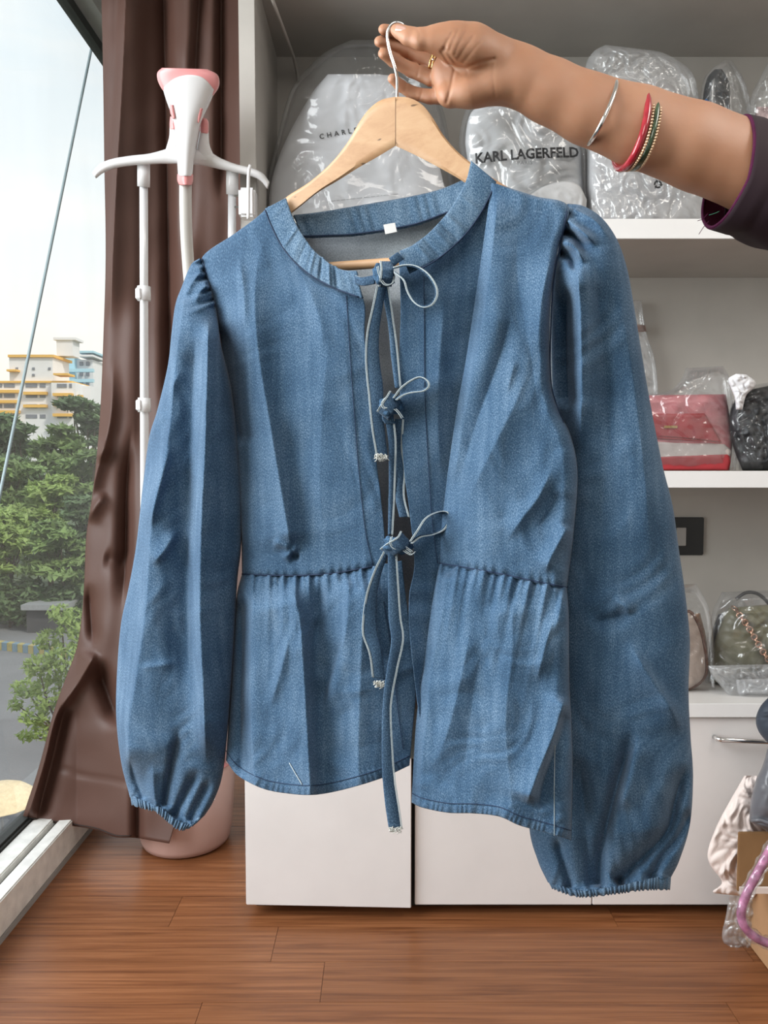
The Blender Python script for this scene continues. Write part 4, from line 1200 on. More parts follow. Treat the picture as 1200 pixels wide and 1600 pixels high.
# skin
sk, n, b, o_ = newmat('skin')
tcx = N(n, 'ShaderNodeTexCoord')
t1_ = N(n, 'ShaderNodeTexNoise', Scale=14.0, Detail=3.0)
n.links.new(tcx.outputs['Object'], t1_.inputs['Vector'])
t2_ = N(n, 'ShaderNodeTexNoise', Scale=260.0, Detail=3.0)
n.links.new(tcx.outputs['Object'], t2_.inputs['Vector'])
n.links.new(ramp_node(n, t1_.outputs[0], [(0.3, (0.43, 0.205, 0.115)), (0.7, (0.51, 0.262, 0.158))]), b.inputs['Base Color'])
b.inputs['Roughness'].default_value = 0.52
b.inputs['Subsurface Weight'].default_value = 0.25
b.inputs['Subsurface Radius'].default_value = (0.012, 0.004, 0.002)
b.inputs['Subsurface Scale'].default_value = 0.6
bp = N(n, 'ShaderNodeBump', Strength=0.12, Distance=0.0008)
n.links.new(t2_.outputs[0], bp.inputs['Height']); n.links.new(bp.outputs[0], b.inputs['Normal'])
M['skin'] = sk
M['nail'] = plain('nail', (0.60, 0.36, 0.29), 0.22, noise=0.03, coat=0.5)
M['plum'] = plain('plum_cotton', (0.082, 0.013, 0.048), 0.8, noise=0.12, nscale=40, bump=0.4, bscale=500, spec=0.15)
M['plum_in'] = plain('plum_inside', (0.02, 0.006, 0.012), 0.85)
person = empty('person', P(1180, 262, YH), 'bare forearm and hand in plum sleeve holding the hanger hook', 'person')
bodyo = mesh('arm', pix(V[:, 0], V[:, 1], YH - V[:, 2] * KP), F, sk, person)
sm = bodyo.modifiers.new('smooth', 'SMOOTH'); sm.factor = 0.5; sm.iterations = 3
# thumb nail: a curved plate on the thumb end
nv_, nu_ = 10, 10
NV = []
for i in range(nv_):
    for j in range(nu_):
        a = i / (nv_ - 1); c = -1 + 2 * j / (nu_ - 1)
        wdt = 7.2 * (1 - 0.28 * (2 * a - 1) ** 4)
        x = 617.5 + 17 * a - 1.5 * c * 0.4; y = 45.5 + 3.5 * a + c * wdt
        off = 0.0118 + 0.0065 * a + 0.0062 * math.sqrt(max(0, 1 - (c * 0.8) ** 2)) - 0.0004
        NV.append(pix(x, y, YH - off - 0.0010))
mesh('thumbnail', np.array(NV), grid_faces(nu_, nv_), M['nail'], bodyo)
# plum sleeve: rings run along the arm, opening toward the hand
rings = []
ns, nr = 64, 46
th_ = np.linspace(0, 2 * math.pi, ns, endpoint=False)
rsx = np.random.RandomState(9)
for i in range(nr):
    q = i / (nr - 1)
    cx, cy_ = 1144 + 300 * q, 268 + 96 * q
    ax_ = np.array([24 - 4 * q, -86 - 20 * q])             # toward the top edge
    fb = np.array([26 + 4 * q, 12])                         # front of the opening leans to the right
    lower = np.clip(-np.cos(th_), 0, 1)
    x = cx + np.cos(th_) * ax_[0] + np.sin(th_) * fb[0] - 14 * lower * (1 - q)
    y = cy_ + np.cos(th_) * ax_[1] + np.sin(th_) * fb[1]
    z = np.sin(th_) * (0.055 + 0.016 * q)
    wr = 2.6 * np.sin(5 * th_ + 9 * q + 1) + 2.0 * np.sin(9 * th_ - 14 * q) + 3.0 * np.sin(3 * th_ + 22 * q)
    wr = wr * min(1, 0.25 + 3 * q)
    if 0.10 < q < 0.14: wr = wr - 2.0
    x = x + wr * np.sin(th_) * 0.3; y = y + wr * np.cos(th_) * -0.8
    z = z + wr * np.sin(th_) * KP
    rings.append(pix(x, y, YH - z))
RV = np.vstack(rings)
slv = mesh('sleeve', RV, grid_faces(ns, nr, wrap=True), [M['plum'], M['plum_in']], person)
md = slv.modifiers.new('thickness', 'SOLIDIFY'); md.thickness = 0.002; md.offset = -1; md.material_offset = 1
hm = rings[0] * 0.5 + rings[1] * 0.5
tube('hem', rings[0], 0.0016, M['plum'], slv, 6, closed=True)
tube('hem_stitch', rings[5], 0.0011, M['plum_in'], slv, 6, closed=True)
for k_, pts in enumerate([[(1106, 334), (1098, 342), (1090, 345)], [(1108, 345), (1100, 354), (1092, 366)], [(1108, 336), (1118, 333), (1124, 330)]]):
    q = spline(pts, 10)
    tube('loose_thread', pix(q[:, 0], q[:, 1], YH - 0.02), 0.0003, M['plum'] if k_ < 2 else plain('green_thread', (0.08, 0.3, 0.2), 0.7), slv, 5)
def hoop(E1, E2, Mid, R, n=96):
    """ring around the arm seen from the side: E1/E2 silhouette ends, Mid the nearest point"""
    E1, E2, Mid = (np.array(v, float) for v in (E1, E2, Mid))
    C = (E1 + E2) / 2
    a = np.linspace(0, 2 * math.pi, n, endpoint=False)
    x = C[0] + np.cos(a) * (E1[0] - E2[0]) / 2 + np.sin(a) * (Mid[0] - C[0])
    y = C[1] + np.cos(a) * (E1[1] - E2[1]) / 2 + np.sin(a) * (Mid[1] - C[1])
    return pix(x, y, YH - np.sin(a) * R), x, y, np.sin(a) * R
def bangle(name, E1, E2, Mid, R, rad, mat, label, beads=None):
    pts, x, y, z = hoop(E1, E2, Mid, R)
    o = tube(name, pts, rad, mat, None, 10, closed=True)
    set_props(o, label, 'bangle')
    if beads:
        V, F = [], []
        bm = bmesh.new(); bmesh.ops.create_icosphere(bm, subdivisions=1, radius=beads[1])
        bv = np.array([v.co[:] for v in bm.verts]); bf = [tuple(v.index for v in f.verts) for f in bm.faces]; bm.free()
        nb = beads[0]
        pts2 = hoop((E1[0] + beads[2], E1[1] + beads[3]), (E2[0] + beads[2], E2[1] + beads[3]), (Mid[0] + beads[2] + 1, Mid[1] + beads[3]), R + rad, nb)[0]
        for p in pts2:
            F += [tuple(i + len(V) for i in f) for f in bf]
            V += (bv + p).tolist()
        s_ = mesh('stones', V, F, M['bead'], o)
    return o
bangle('silver_bangle', (962, 126), (916, 226), (946, 180), 0.041, 0.0021, M['silver'], 'plain silver bangle nearest the wrist on the forearm')
bangle('red_bangle', (1006, 138), (966, 262), (1003, 214), 0.044, 0.0034, M['bangle_red'], 'shiny red bangle set with gold stones on the forearm', (80, 0.0014, 8, 3))
bangle('green_bangle', (1022, 143), (983, 262), (1017, 218), 0.0435, 0.0026, M['bangle_green'], 'dark green and gold stone bangle nearest the elbow', (80, 0.0014, 5, 2))
# ring on the middle finger
a = np.linspace(0, 2 * math.pi, 40, endpoint=False)
cx, cy_, cz = 675, 96, -0.0195
rg = empty('finger_ring', P(676, 98, YH - cz), 'gold band ring with small stones on the middle finger', 'ring')
for dx in (-2.2, 2.2):
    x = cx + dx + np.cos(a) * 3.5; y = cy_ + dx * 0.4 - np.cos(a) * 15.6
    tube('band', pix(x, y, YH - (cz + np.sin(a) * 16.4 * KP)), 0.0012, M['gold'], rg, 8, closed=True)
bm = bmesh.new(); bmesh.ops.create_icosphere(bm, subdivisions=2, radius=0.0016)
for v in bm.verts: v.co = v.co + P(677, 93, YH - cz - 17.5 * KP)
bm_obj('stone', bm, M['chrome'], rg)

# ------------------------------------------------------------------ curtain
def YC(px, py):
    t = np.clip(np.asarray(py, float) / 1300.0, 0, 1.05) ** 1.5
    return 2.13 - t * (0.20 + 0.085 * np.clip((np.asarray(px, float) - 120) / 90.0, 0, 1))
def cur_rel(px, py, s, t):
    up = 1 - np.clip((t - 0.55) / 0.35, 0, 1)
    r = 0.016 * np.sin(s * 14 + 0.6 * np.sin(t * 5)) * (0.35 + 0.65 * up)
    r += 0.004 * np.sin(s * 37 + 2 * t) * up
    r += fold(px, py, [(196, -20), (190, 130), (180, 300), (174, 430), (172, 520)], 0.020, 7, 26, 0, 0.2)
    r += fold(px, py, [(256, -20), (262, 300), (268, 700)], -0.030, 14, 8, 0, 0.2)
    r += fold(px, py, [(312, -20), (304, 120), (290, 420)], -0.020, 8, 14, 0, 0.2)
    r += fold(px, py, [(345, -20), (345, 320)], -0.022, 7, 14, 0, 0.2)
    r += fold(px, py, [(178, 560), (172, 660), (150, 740), (140, 790), (136, 830)], 0.016, 12, 10)
    r += fold(px, py, [(206, 660), (198, 760), (196, 880), (188, 960)], -0.022, 12, 9)
    r += fold(px, py, [(170, 690), (150, 720)], 0.012, 10, 10)
    r += fold(px, py, [(168, 770), (150, 790), (136, 815)], 0.014, 8, 14)
    r += fold(px, py, [(160, 870), (200, 880)], -0.010, 14, 10)
    r += fold(px, py, [(138, 910), (142, 960), (146, 1015)], -0.016, 8, 8)
    r += fold(px, py, [(150, 1020), (120, 1070), (88, 1118), (70, 1190), (46, 1268)], 0.022, 12, 9, 0.05, 0)
    r += fold(px, py, [(150, 1030), (168, 1080), (190, 1140)], -0.030, 16, 10)
    r += fold(px, py, [(102, 1100), (80, 1190), (62, 1262)], -0.016, 6, 12, 0.1, 0)
    r += fold(px, py, [(68, 1190), (130, 1212), (210, 1224)], -0.003, 3, 3, 0.05, 0.05)
    r += fold(px, py, [(214, 1200), (214, 1310)], -0.020, 8, 8, 0.2, 0)
    return r * 0.9 + 0.004 * softnoise(px, py, 110, 71)
CU = Sheet([(158, -20), (161, 120), (163, 260), (165, 400), (161, 540), (156, 650), (146, 760), (135, 835), (132, 900), (128, 960), (120, 1012), (104, 1056), (84, 1112), (60, 1200), (34, 1279)],
           [(410, -20), (410, 300), (405, 600), (395, 800), (370, 950), (340, 1080), (300, 1200), (264, 1318)], 190, 260, YC, cur_rel,
           bot=[(34, 1280), (70, 1284), (110, 1290), (150, 1297), (180, 1308), (210, 1309), (240, 1314), (264, 1318)], reach=0.12)
cuo = empty('curtain', P(150, 1290, 1.93), 'long brown satin curtain gathered beside the window', 'curtain')
CU.build('drape', M['curtain'], cuo, solid=0.0016)
stitch('hem_fold', [(36, 1277), (70, 1281), (110, 1287), (150, 1294), (180, 1305), (205, 1306)], CU, cuo.children[0] if cuo.children else cuo, 'dark_gap', 0.0010, 0.001)
cr = [Vector((-0.85, 2.12, 2.40)), Vector((-0.30, 2.12, 2.40))]
tube('curtain_rail', cr, 0.010, M['steel'], cuo, 10)

# ------------------------------------------------------------------ garment steamer
def YST(py):
    return 1.60 + (np.asarray(py, float) - 250) / 950.0 * 0.34
st = empty('garment_steamer', P(290, 1365, 2.0), 'white and pink garment steamer on two poles before the curtain', 'steamer')
def yst2(px, py): return YST(py)
def slab(name, L, R, mat, parent, front, back, nu=24, nv=40, yoff=0.0, p=0.45, **kw):
    return Tube(L, R, nu, nv, lambda px, py: YST(py) + yoff, lambda px, py, s, t: front * rnd(s, p), lambda px, py, s, t: -back * rnd(s, p), **kw).build(name, mat, parent)
barp = slab('hanging_bar', [(144, 270), (156, 256), (176, 248), (205, 243), (232, 240), (252, 235), (264, 232), (290, 232), (318, 232), (330, 238), (345, 247), (368, 256), (392, 262), (410, 270), (421, 284)],
     [(150, 279), (162, 270), (180, 263), (205, 259), (232, 257), (252, 256), (268, 256), (290, 256), (312, 258), (328, 261), (345, 265), (368, 270), (390, 275), (406, 282), (418, 296)], M['white_plastic'], st, 0.012, 0.055, 20, 80)
for Ls, Rs, in (([(265, 198), (264, 215), (258, 236)], [(277, 198), (280, 215), (282, 252)]), ([(312, 204), (308, 225), (304, 252)], [(326, 206), (328, 228), (338, 250)])):
    pr = slab('cradle_prong', Ls, Rs, M['white_plastic'], barp, 0.012, 0.022, 14, 24)
slab('prong_tip', [(266, 182), (265, 192), (265, 202)], [(275, 182), (276, 192), (277, 202)], M['pink_plastic'], barp, 0.013, 0.022, 14, 14)
slab('prong_tip', [(313, 184), (312, 196), (312, 207)], [(323, 185), (326, 192), (326, 209)], M['pink_plastic'], barp, 0.013, 0.022, 14, 14)
hd = slab('steam_head', [(254, 138), (260, 158), (268, 180), (273, 200), (276, 240), (278, 275)], [(336, 142), (326, 166), (315, 190), (309, 215), (304, 245), (301, 275)], M['white_plastic'], st, 0.030, 0.016, 40, 60, -0.022,
          top=[(254, 138), (272, 123), (295, 117), (318, 122), (336, 142)])
slab('head_rim', [(253, 106), (246, 113), (246, 124), (251, 136), (258, 146)], [(324, 108), (339, 116), (343, 127), (341, 138), (333, 150)], M['pink_plastic'], hd, 0.022, 0.026, 40, 40, -0.018, 0.3)
slab('head_button', [(265, 163), (266, 176), (270, 186)], [(272, 164), (274, 176), (274, 184)], M['pink_plastic'], hd, 0.010, 0.008, 12, 12, -0.036)
slab('head_button', [(309, 168), (307, 180), (309, 192)], [(318, 170), (315, 182), (311, 192)], M['pink_plastic'], hd, 0.010, 0.008, 12, 12, -0.036)
slab('head_collar', [(277, 272), (277, 282), (280, 289)], [(302, 272), (302, 282), (300, 289)], M['pink_plastic'], hd, 0.028, 0.016, 24, 12, -0.022, 0.5)
hs = spline([(290, 284), (290, 320), (291, 360), (294, 410), (299, 470), (306, 560), (312, 700), (314, 900), (310, 1100), (304, 1200)], 80)
tube('hose', pix(hs[:, 0], hs[:, 1], YST(hs[:, 1]) - 0.02), 0.0125, M['hose'], st, 16)
for xa, xb, y0 in ((224.5, 227.5, 256), (363, 358, 268)):
    tube('pole_socket', [P(xa, y0, YST(y0) + 0.012), P(xa, y0 + 36, YST(y0 + 36) + 0.012)], 0.0128, M['white_plastic'], st, 20)
    ys_ = np.array([y0 + 30, 450, 640, 900, 1190])
    tube('pole', pix(np.interp(ys_, [y0, 1190], [xa, xb]), ys_, YST(ys_) + 0.012), [0.0085, 0.0087, 0.0098, 0.0105, 0.0105], M['alu'], st, 20)
    for yc in (459, 633):
        x_ = float(np.interp(yc, [y0, 1190], [xa, xb]))
        cl = tube('pole_clip', [P(x_, yc - 11, YST(yc) + 0.012), P(x_, yc + 11, YST(yc) + 0.012)], 0.0145, M['white_plastic'], st, 16)
        p0 = P(x_ - 10, yc, YST(yc) + 0.0)
        box('lever', p0.x - 0.004, p0.x + 0.008, p0.y - 0.006, p0.y + 0.008, p0.z - 0.012, p0.z + 0.012, M['white_plastic'], cl, 0.002)
bc_ = P(292, 1365, 2.01); bc_.z = 0
bs = lathe('base', [(0.02, 0.001), (0.100, 0.001), (0.112, 0.006), (0.118, 0.02), (0.122, 0.05), (0.128, 0.13), (0.133, 0.21), (0.132, 0.222)], bc_, M['pale_pink'], st, 56)
lathe('tank_lid', [(0.133, 0.222), (0.137, 0.228), (0.136, 0.250), (0.120, 0.275), (0.06, 0.285), (0.01, 0.286)], bc_, M['pink_plastic'], st, 56)
q = []
for a_ in np.linspace(-0.92, -0.74, 6):
    q.append((bc_.x + 0.1335 * math.cos(a_), bc_.y + 0.1335 * math.sin(a_)))
LV = [(x, y, 0.150) for x, y in q] + [(x + 0.001, y - 0.001, 0.205) for x, y in q]
mesh('sticker', LV, [(i, i + 1, i + 7, i + 6) for i in range(5)], M['white_tag'], bs)
# plug adapter and its cord hanging at the bar's end
ad = empty('power_adapter', P(388, 320, 1.60), 'white power adapter and cord hanging from the steamer bar', 'adapter')
cb = spline([(391, 258), (388.5, 270), (388, 300), (388, 342)], 20)
tube('cord', pix(cb[:, 0], cb[:, 1], 1.575), 0.0034, M['white_plastic'], ad, 8)
p0, p1 = P(376, 300, 1.62), P(402, 345, 1.62)
box('adapter_body', p0.x, p1.x, 1.59, 1.625, p1.z, p0.z, M['white_plastic'], ad, 0.005)
p0, p1 = P(372, 308, 1.62), P(379, 330, 1.62)
box('pin', p0.x - 0.004, p1.x, 1.600, 1.606, p0.z - 0.006, p0.z - 0.002, M['chrome'], ad)
box('pin', p0.x - 0.004, p1.x, 1.600, 1.606, p1.z, p1.z + 0.004, M['chrome'], ad)
# ------------------------------------------------------------------ packed goods on the shelves
def shelf_py(z, Y):
    """picture row of height z at depth Y on the centre column"""
    a_ = math.atan2(z - CAMZ, Y) + PITCH
    return 800 - FPX * math.tan(a_)
def pillow(name, L, R, Yc, th, mat, parent=None, amp=0.0, scale=30, seed=0, nu=60, nv=70, p=0.45, tback=None, extra=None, soft=0.0, **kw):
    def edge(s, t):
        return np.clip(np.minimum(1, np.minimum(t, 1 - t) / 0.10), 0, 1) ** 0.5
    def fr(px, py, s, t):
        r = th * rnd(s, p) * (0.35 + 0.65 * edge(s, t)) + amp * crumple(px, py, scale, seed) * rnd(s, 0.4)
        if soft: r = r + soft * softnoise(px, py, scale * 1.5, seed + 100) * rnd(s, 0.4)
        if extra is not None: r = r + extra(px, py, s, t)
        return np.where((s <= 0) | (s >= 1), 0, r)
    def bk_(px, py, s, t):
        return -(tback if tback is not None else th) * rnd(s, p) * (0.35 + 0.65 * edge(s, t))
    T = Tube(L, R, nu, nv, Yc, fr, bk_, **kw)
    T.obj = T.build(name, mat, parent)
    return T
def text_on(name, body, px, py, h, panel, mat, parent, ang=0.0, spacing=1.0, lift=0.002, curve=0.0, bold=0.0, squash=1.0):
    """lettering laid on a panel: px,py = centre in the picture, h = capital height in pixels"""
    cu = bpy.data.curves.new(name, 'FONT')
    cu.body = body; cu.align_x = 'CENTER'; cu.size = 1.0; cu.space_character = spacing; cu.offset = bold
    cu.resolution_u = 2
    to = bpy.data.objects.new(name + '_tmp', cu)
    COL.objects.link(to)
    bpy.context.view_layer.update()
    me = bpy.data.meshes.new_from_object(to.evaluated_get(bpy.context.evaluated_depsgraph_get()))
    bpy.data.objects.remove(to)
    bm = bmesh.new(); bm.from_mesh(me); bpy.data.meshes.remove(me)
    bmesh.ops.triangulate(bm, faces=bm.faces)
    v = np.array([q.co[:2] for q in bm.verts]); f = [tuple(q.index for q in x.verts) for x in bm.faces]
    bm.free()
    sc_ = h / 0.70
    x = v[:, 0] * sc_ * squash; y = -(v[:, 1] - 0.35) * sc_
    y = y + curve * (x / 100.0) ** 2
    X_ = px + x * math.cos(ang) - y * math.sin(ang); Y_ = py + x * math.sin(ang) + y * math.cos(ang)
    d = panel.depth_at(X_, Y_) - lift
    return mesh(name, pix(X_, Y_, d), f, mat, parent, smooth=False)

# 1 white dust bag in a big clear bag
YA = 1.80
pyb = shelf_py(ZT1, YA) - 1
g1 = empty('dust_bag_pack', P(560, pyb, YA), 'large white dust bag in clear plastic lettered CHARLES behind the hanger', 'bag', 'packed bags on the top shelf')
d1 = pillow('dust_bag', [(512, 116), (490, 142), (470, 175), (452, 208), (434, 250), (421, 300), (418, pyb)], [(592, 116), (632, 124), (655, 165), (672, 215), (688, 265), (696, 310), (698, pyb)], YA, 0.055, M['dustbag'], g1, 0.006, 70, 3, soft=0.01)
text_on('lettering', 'CHARLES', 533, 207, 7.6, d1, M['print'], g1, ang=-0.18, spacing=1.75, curve=3, bold=0.014)
text_on('small_print', '-- --- -- --- ------ ---- ---- --- -- - ---- -----', 566, 308, 5.0, d1, M['print_grey'], g1, ang=-0.11)
f1 = pillow('film', [(548, 62), (505, 84), (462, 128), (446, 165), (432, 220), (417, 285), (411, pyb)], [(606, 62), (652, 92), (690, 165), (704, 235), (712, 300), (716, pyb)], YA, 0.066, M['film_thin'], g1, 0.010, 70, 5, nu=80, nv=90)
# 2 dust bag lettered KARL LAGERFELD
pyb = shelf_py(ZT1, YA) - 1
g2 = empty('dust_bag_pack', P(820, pyb, YA), 'grey and white bag in clear plastic lettered KARL LAGERFELD PARIS', 'bag', 'packed bags on the top shelf')
d2 = pillow('dust_bag', [(752, 162), (734, 180), (727, 220), (731, 262), (734, pyb)], [(815, 158), (862, 178), (902, 216), (910, 280), (912, pyb)], YA, 0.045, M['dustbag_grey'], g2, 0.016, 60, 13, soft=0.012)
pillow('white_strap', [(818, 308), (848, 291), (880, 283), (904, 289), (917, 312)], [(824, 340), (852, 338), (880, 334), (900, 336), (914, 350)], 1.745, 0.012, M['dustbag_grey'], g2, 0.004, 26, 3, 24, 40)
f2 = pillow('film', [(742, 152), (726, 176), (717, 220), (722, 262), (725, pyb)], [(830, 154), (878, 180), (912, 222), (918, 280), (918, pyb)], YA, 0.062, M['film'], g2, 0.014, 46, 15, nu=80, nv=80)
text_on('lettering', 'KARL LAGERFELD', 823, 240, 15.5, f2, M['print'], g2, ang=-0.06, spacing=1.0, bold=0.03, lift=0.0015, curve=4, squash=0.93)
text_on('lettering', 'PARIS', 820, 254, 6.0, f2, M['print_grey'], g2, ang=-0.03, spacing=1.15, lift=0.0015)
def recycle(px, py, r, Yd, parent):
    V, F = [], []
    for k in range(3):
        a0 = k * 2.094 - 1.3
        a_ = np.linspace(a0, a0 + 1.35, 8)
        ring = [(px + rr * math.cos(t), py + rr * math.sin(t)) for rr in (r, r * 0.55) for t in a_]
        b0 = len(V); V += [pix(x, y, Yd).tolist() for x, y in ring]
        F += [(b0 + i, b0 + i + 1, b0 + 9 + i, b0 + 8 + i) for i in range(7)]
        te = a0 + 1.35
        tri = [(px + 1.35 * r * math.cos(te), py + 1.35 * r * math.sin(te)), (px + 0.2 * r * math.cos(te), py + 0.2 * r * math.sin(te)), (px + 0.85 * r * math.cos(te + 0.6), py + 0.85 * r * math.sin(te + 0.6))]
        b0 = len(V); V += [pix(x, y, Yd).tolist() for x, y in tri]; F.append((b0, b0 + 1, b0 + 2))
    return mesh('recycling_mark', V, F, M['print'], parent, smooth=False)
# 3 grey carton wrapped in crinkled plastic
YB = 1.79
pyb = shelf_py(ZT1, YB) - 1
g3 = empty('wrapped_carton', P(1010, pyb, YB), 'bulky pale carton in crinkled clear plastic behind the bangled forearm', 'package', 'packed bags on the top shelf')
d3_ = pillow('carton', [(945, 120), (928, 150), (921, 190), (920, 250), (920, pyb)], [(1040, 128), (1072, 150), (1092, 200), (1104, 260), (1112, pyb)], YB, 0.055, M['card_grey'], g3, 0.004, 70, 23, p=0.22)
f3 = pillow('film', [(946, 70), (926, 82), (914, 110), (916, 180), (917, 250), (917, pyb)], [(996, 76), (1040, 84), (1080, 112), (1092, 150), (1106, 200), (1115, pyb)], YB, 0.072, M['film_white'], g3, 0.016, 30, 25, nu=90, nv=90, p=0.3)
recycle(1028, 288, 6.5, 1.70, g3)
# 4 black sandal in clear plastic
YB = 1.80
pyb = shelf_py(ZT1, YB) - 1
M['shoe_black'] = plain('black_shoe', (0.022, 0.024, 0.028), 0.45, noise=0.2)
M['shoe_blue'] = plain('blue_strap', (0.03, 0.12, 0.30), 0.5)
g4 = empty('sandal_pack', P(1122, pyb, YB), 'black shoe with blue edge in clear plastic beside the plum sleeve', 'shoe')
pillow('shoe', [(1117, 108), (1104, 124), (1098, 160), (1100, 220), (1104, pyb)], [(1128, 108), (1139, 128), (1141, 165), (1138, 220), (1140, pyb)], YB, 0.03, M['shoe_black'], g4, 0.002, 24, 33, 40, 60)
pillow('insole', [(1112, 126), (1108, 150), (1108, 176)], [(1117, 122), (1119, 150), (1120, 178)], YB - 0.028, 0.004, M['film_white'], g4, nu=12, nv=20)
sb = spline([(1100, 158), (1108, 164), (1120, 176), (1136, 184)], 16)
tube('strap', pix(sb[:, 0], sb[:, 1], YB - 0.031), 0.006, M['shoe_blue'], g4, 8)
pillow('film', [(1132, 94), (1112, 108), (1098, 130), (1092, 190), (1094, pyb)], [(1143, 94), (1156, 112), (1168, 140), (1174, 190), (1170, pyb)], YB, 0.045, M['film'], g4, 0.016, 26, 35)
# 5 packet with pink printed card
g5 = empty('card_packet', P(1215, pyb, YB), 'clear packet holding a pink printed card above the plum sleeve', 'package')
M['pink_card'] = plain('pink_printed_card', (0.75, 0.42, 0.42), 0.5, noise=0.35, nscale=55)
a0, b0 = P(1181, 168, YB), P(1250, 262, YB)
box('card', a0.x, b0.x, YB - 0.004, YB + 0.002, ZT1, a0.z, M['pink_card'], g5, 0.001)
pillow('film', [(1206, 84), (1188, 120), (1170, 160), (1164, 220), (1160, pyb)], [(1240, 80), (1256, 120), (1266, 160), (1270, 220), (1272, pyb)], YB, 0.05, M['film'], g5, 0.020, 26, 45)

# --- middle shelf
YM = 1.75
pm = shelf_py(ZM1, YM) - 0.5
M['red_leather'] = plain('red_leather', (0.42, 0.035, 0.045), 0.38, noise=0.10, nscale=14)
M['rose_leather'] = plain('rose_leather', (0.60, 0.20, 0.22), 0.45, noise=0.15, nscale=20)
M['cream'] = plain('cream_pouch', (0.66, 0.58, 0.55), 0.5, noise=0.05)
g6 = empty('pouch_pack', P(1070, pm, YM), 'red zipped pouch with cream lower half in clear plastic', 'pouch')
pb = pillow('pouch_body', [(975, 618), (968, 660), (970, 700), (975, pm)], [(1134, 616), (1140, 650), (1144, 695), (1140, pm)], YM, 0.030, M['rose_leather'], g6, 0.003, 50, 51, p=0.25)
pillow('zip_pocket', [(978, 646), (978, 662), (978, 684)], [(1102, 646), (1116, 670), (1128, 692)], YM - 0.026, 0.010, M['red_leather'], g6, 0.001, 40, 52, 50, 24, p=0.2)
pillow('cream_band', [(980, 688), (980, 702), (980, 718)], [(1132, 694), (1142, 704), (1140, 716)], YM - 0.026, 0.007, M['cream'], g6, 0.001, 40, 53, 40, 20, p=0.2)
pillow('red_base', [(980, 715), (980, 722), (980, pm)], [(1140, 708), (1142, 720), (1138, pm)], YM - 0.026, 0.009, M['red_leather'], g6, 0.001, 40, 54, 40, 14, p=0.2)
for yy in (688, 684):
    q = spline([(1030, yy - 4), (1080, yy), (1126, yy + 5)], 20)
    tube('zip_line', pix(q[:, 0], q[:, 1], YM - 0.0375), 0.0011, M['red_leather'], g6, 6)
p0, p1 = P(1037, 665, YM - 0.037), P(1058, 669, YM - 0.037)
box('gold_badge', p0.x, p1.x, p0.y - 0.002, p0.y + 0.002, p1.z, p0.z, M['gold'], g6, 0.0005)
pillow('film', [(1072, 575), (1062, 596), (1040, 612), (975, 622), (970, 680), (972, pm)], [(1130, 572), (1140, 590), (1144, 616), (1148, 660), (1152, 700), (1150, pm)], YM, 0.046, M['film'], g6, 0.010, 34, 55, p=0.3)
g7 = empty('black_pack', P(1190, pm, YM), 'black bag in shiny plastic tied with white paper at the top', 'bag')
pillow('black_bag', [(1156, 612), (1142, 640), (1140, 668), (1146, 700), (1160, pm)], [(1215, 600), (1240, 640), (1245, 690), (1240, pm)], YM, 0.05, M['shoe_black'], g7, 0.012, 36, 61, soft=0.01)
pillow('film', [(1152, 606), (1140, 640), (1138, 668), (1144, 700), (1154, pm)], [(1220, 594), (1246, 640), (1250, 690), (1246, pm)], YM, 0.056, M['film_thin'], g7, 0.018, 26, 62)
pillow('paper_knot', [(1150, 584), (1138, 592), (1142, 606), (1148, 622), (1150, 640)], [(1166, 585), (1180, 596), (1178, 606), (1166, 618), (1160, 640)], YM - 0.056, 0.014, M['dustbag'], g7, 0.008, 14, 63, 30, 40)
g8 = empty('hanging_packet', P(1002, 560, 1.93), 'small clear packet with rusty flecks leaning against the shelf back', 'package')
pillow('film', [(975, 468), (970, 520), (972, pm - 20)], [(1002, 470), (1010, 520), (1026, 580), (1030, pm - 20)], 1.95, 0.02, M['film_white'], g8, 0.010, 22, 65)
pillow('insert', [(985, 505), (985, 520)], [(1008, 508), (1010, 518)], 1.95, 0.012, plain('rust_insert', (0.30, 0.10, 0.06), 0.5), g8, nu=14, nv=10)
# --- worktop goods
YW = 1.80
pw_ = shelf_py(ZC1, YW) - 0.5
M['beige_leather'] = plain('beige_leather', (0.60, 0.47, 0.40), 0.35, noise=0.06, nscale=10)
M['tan_leather'] = plain('tan_leather', (0.33, 0.155, 0.06), 0.4, noise=0.10, nscale=14)
M['olive'] = plain('olive_leather', (0.16, 0.145, 0.075), 0.38, noise=0.14, nscale=12)
M['brown_piping'] = plain('brown_piping', (0.13, 0.055, 0.035), 0.4)
YX = 1.745
px_ = shelf_py(ZC1, YX) - 0.5
g9 = empty('beige_handbag', P(1060, px_, YX), 'rounded beige handbag with brown piping beside the blouse sleeve', 'handbag')
pillow('bag_body', [(1030, 975), (1012, 1020), (1016, 1060), (1036, px_)], [(1078, 955), (1094, 985), (1103, 1030), (1100, 1058), (1080, px_ - 2)], YX, 0.035, M['beige_leather'], g9, 0.001, 60, 71, soft=0.002)
pp = spline([(1060, 962), (1079, 956), (1095, 985), (1104, 1030), (1101, 1058), (1080, px_ - 3), (1056, px_ - 1)], 40)
tube('piping', pix(pp[:, 0], pp[:, 1], YX - 0.008), 0.0035, M['brown_piping'], g9, 8)
pillow('film', [(1030, 915), (1010, 960), (1008, 1020), (1020, px_)], [(1088, 912), (1108, 950), (1116, 1010), (1118, px_)], YX + 0.01, 0.05, M['film_thin'], g9, 0.012, 26, 72)
g10 = empty('tan_bag', P(1090, 1060, 1.87), 'narrow tan leather bag standing behind the beige handbag', 'bag')
py10 = shelf_py(ZC1, 1.86)
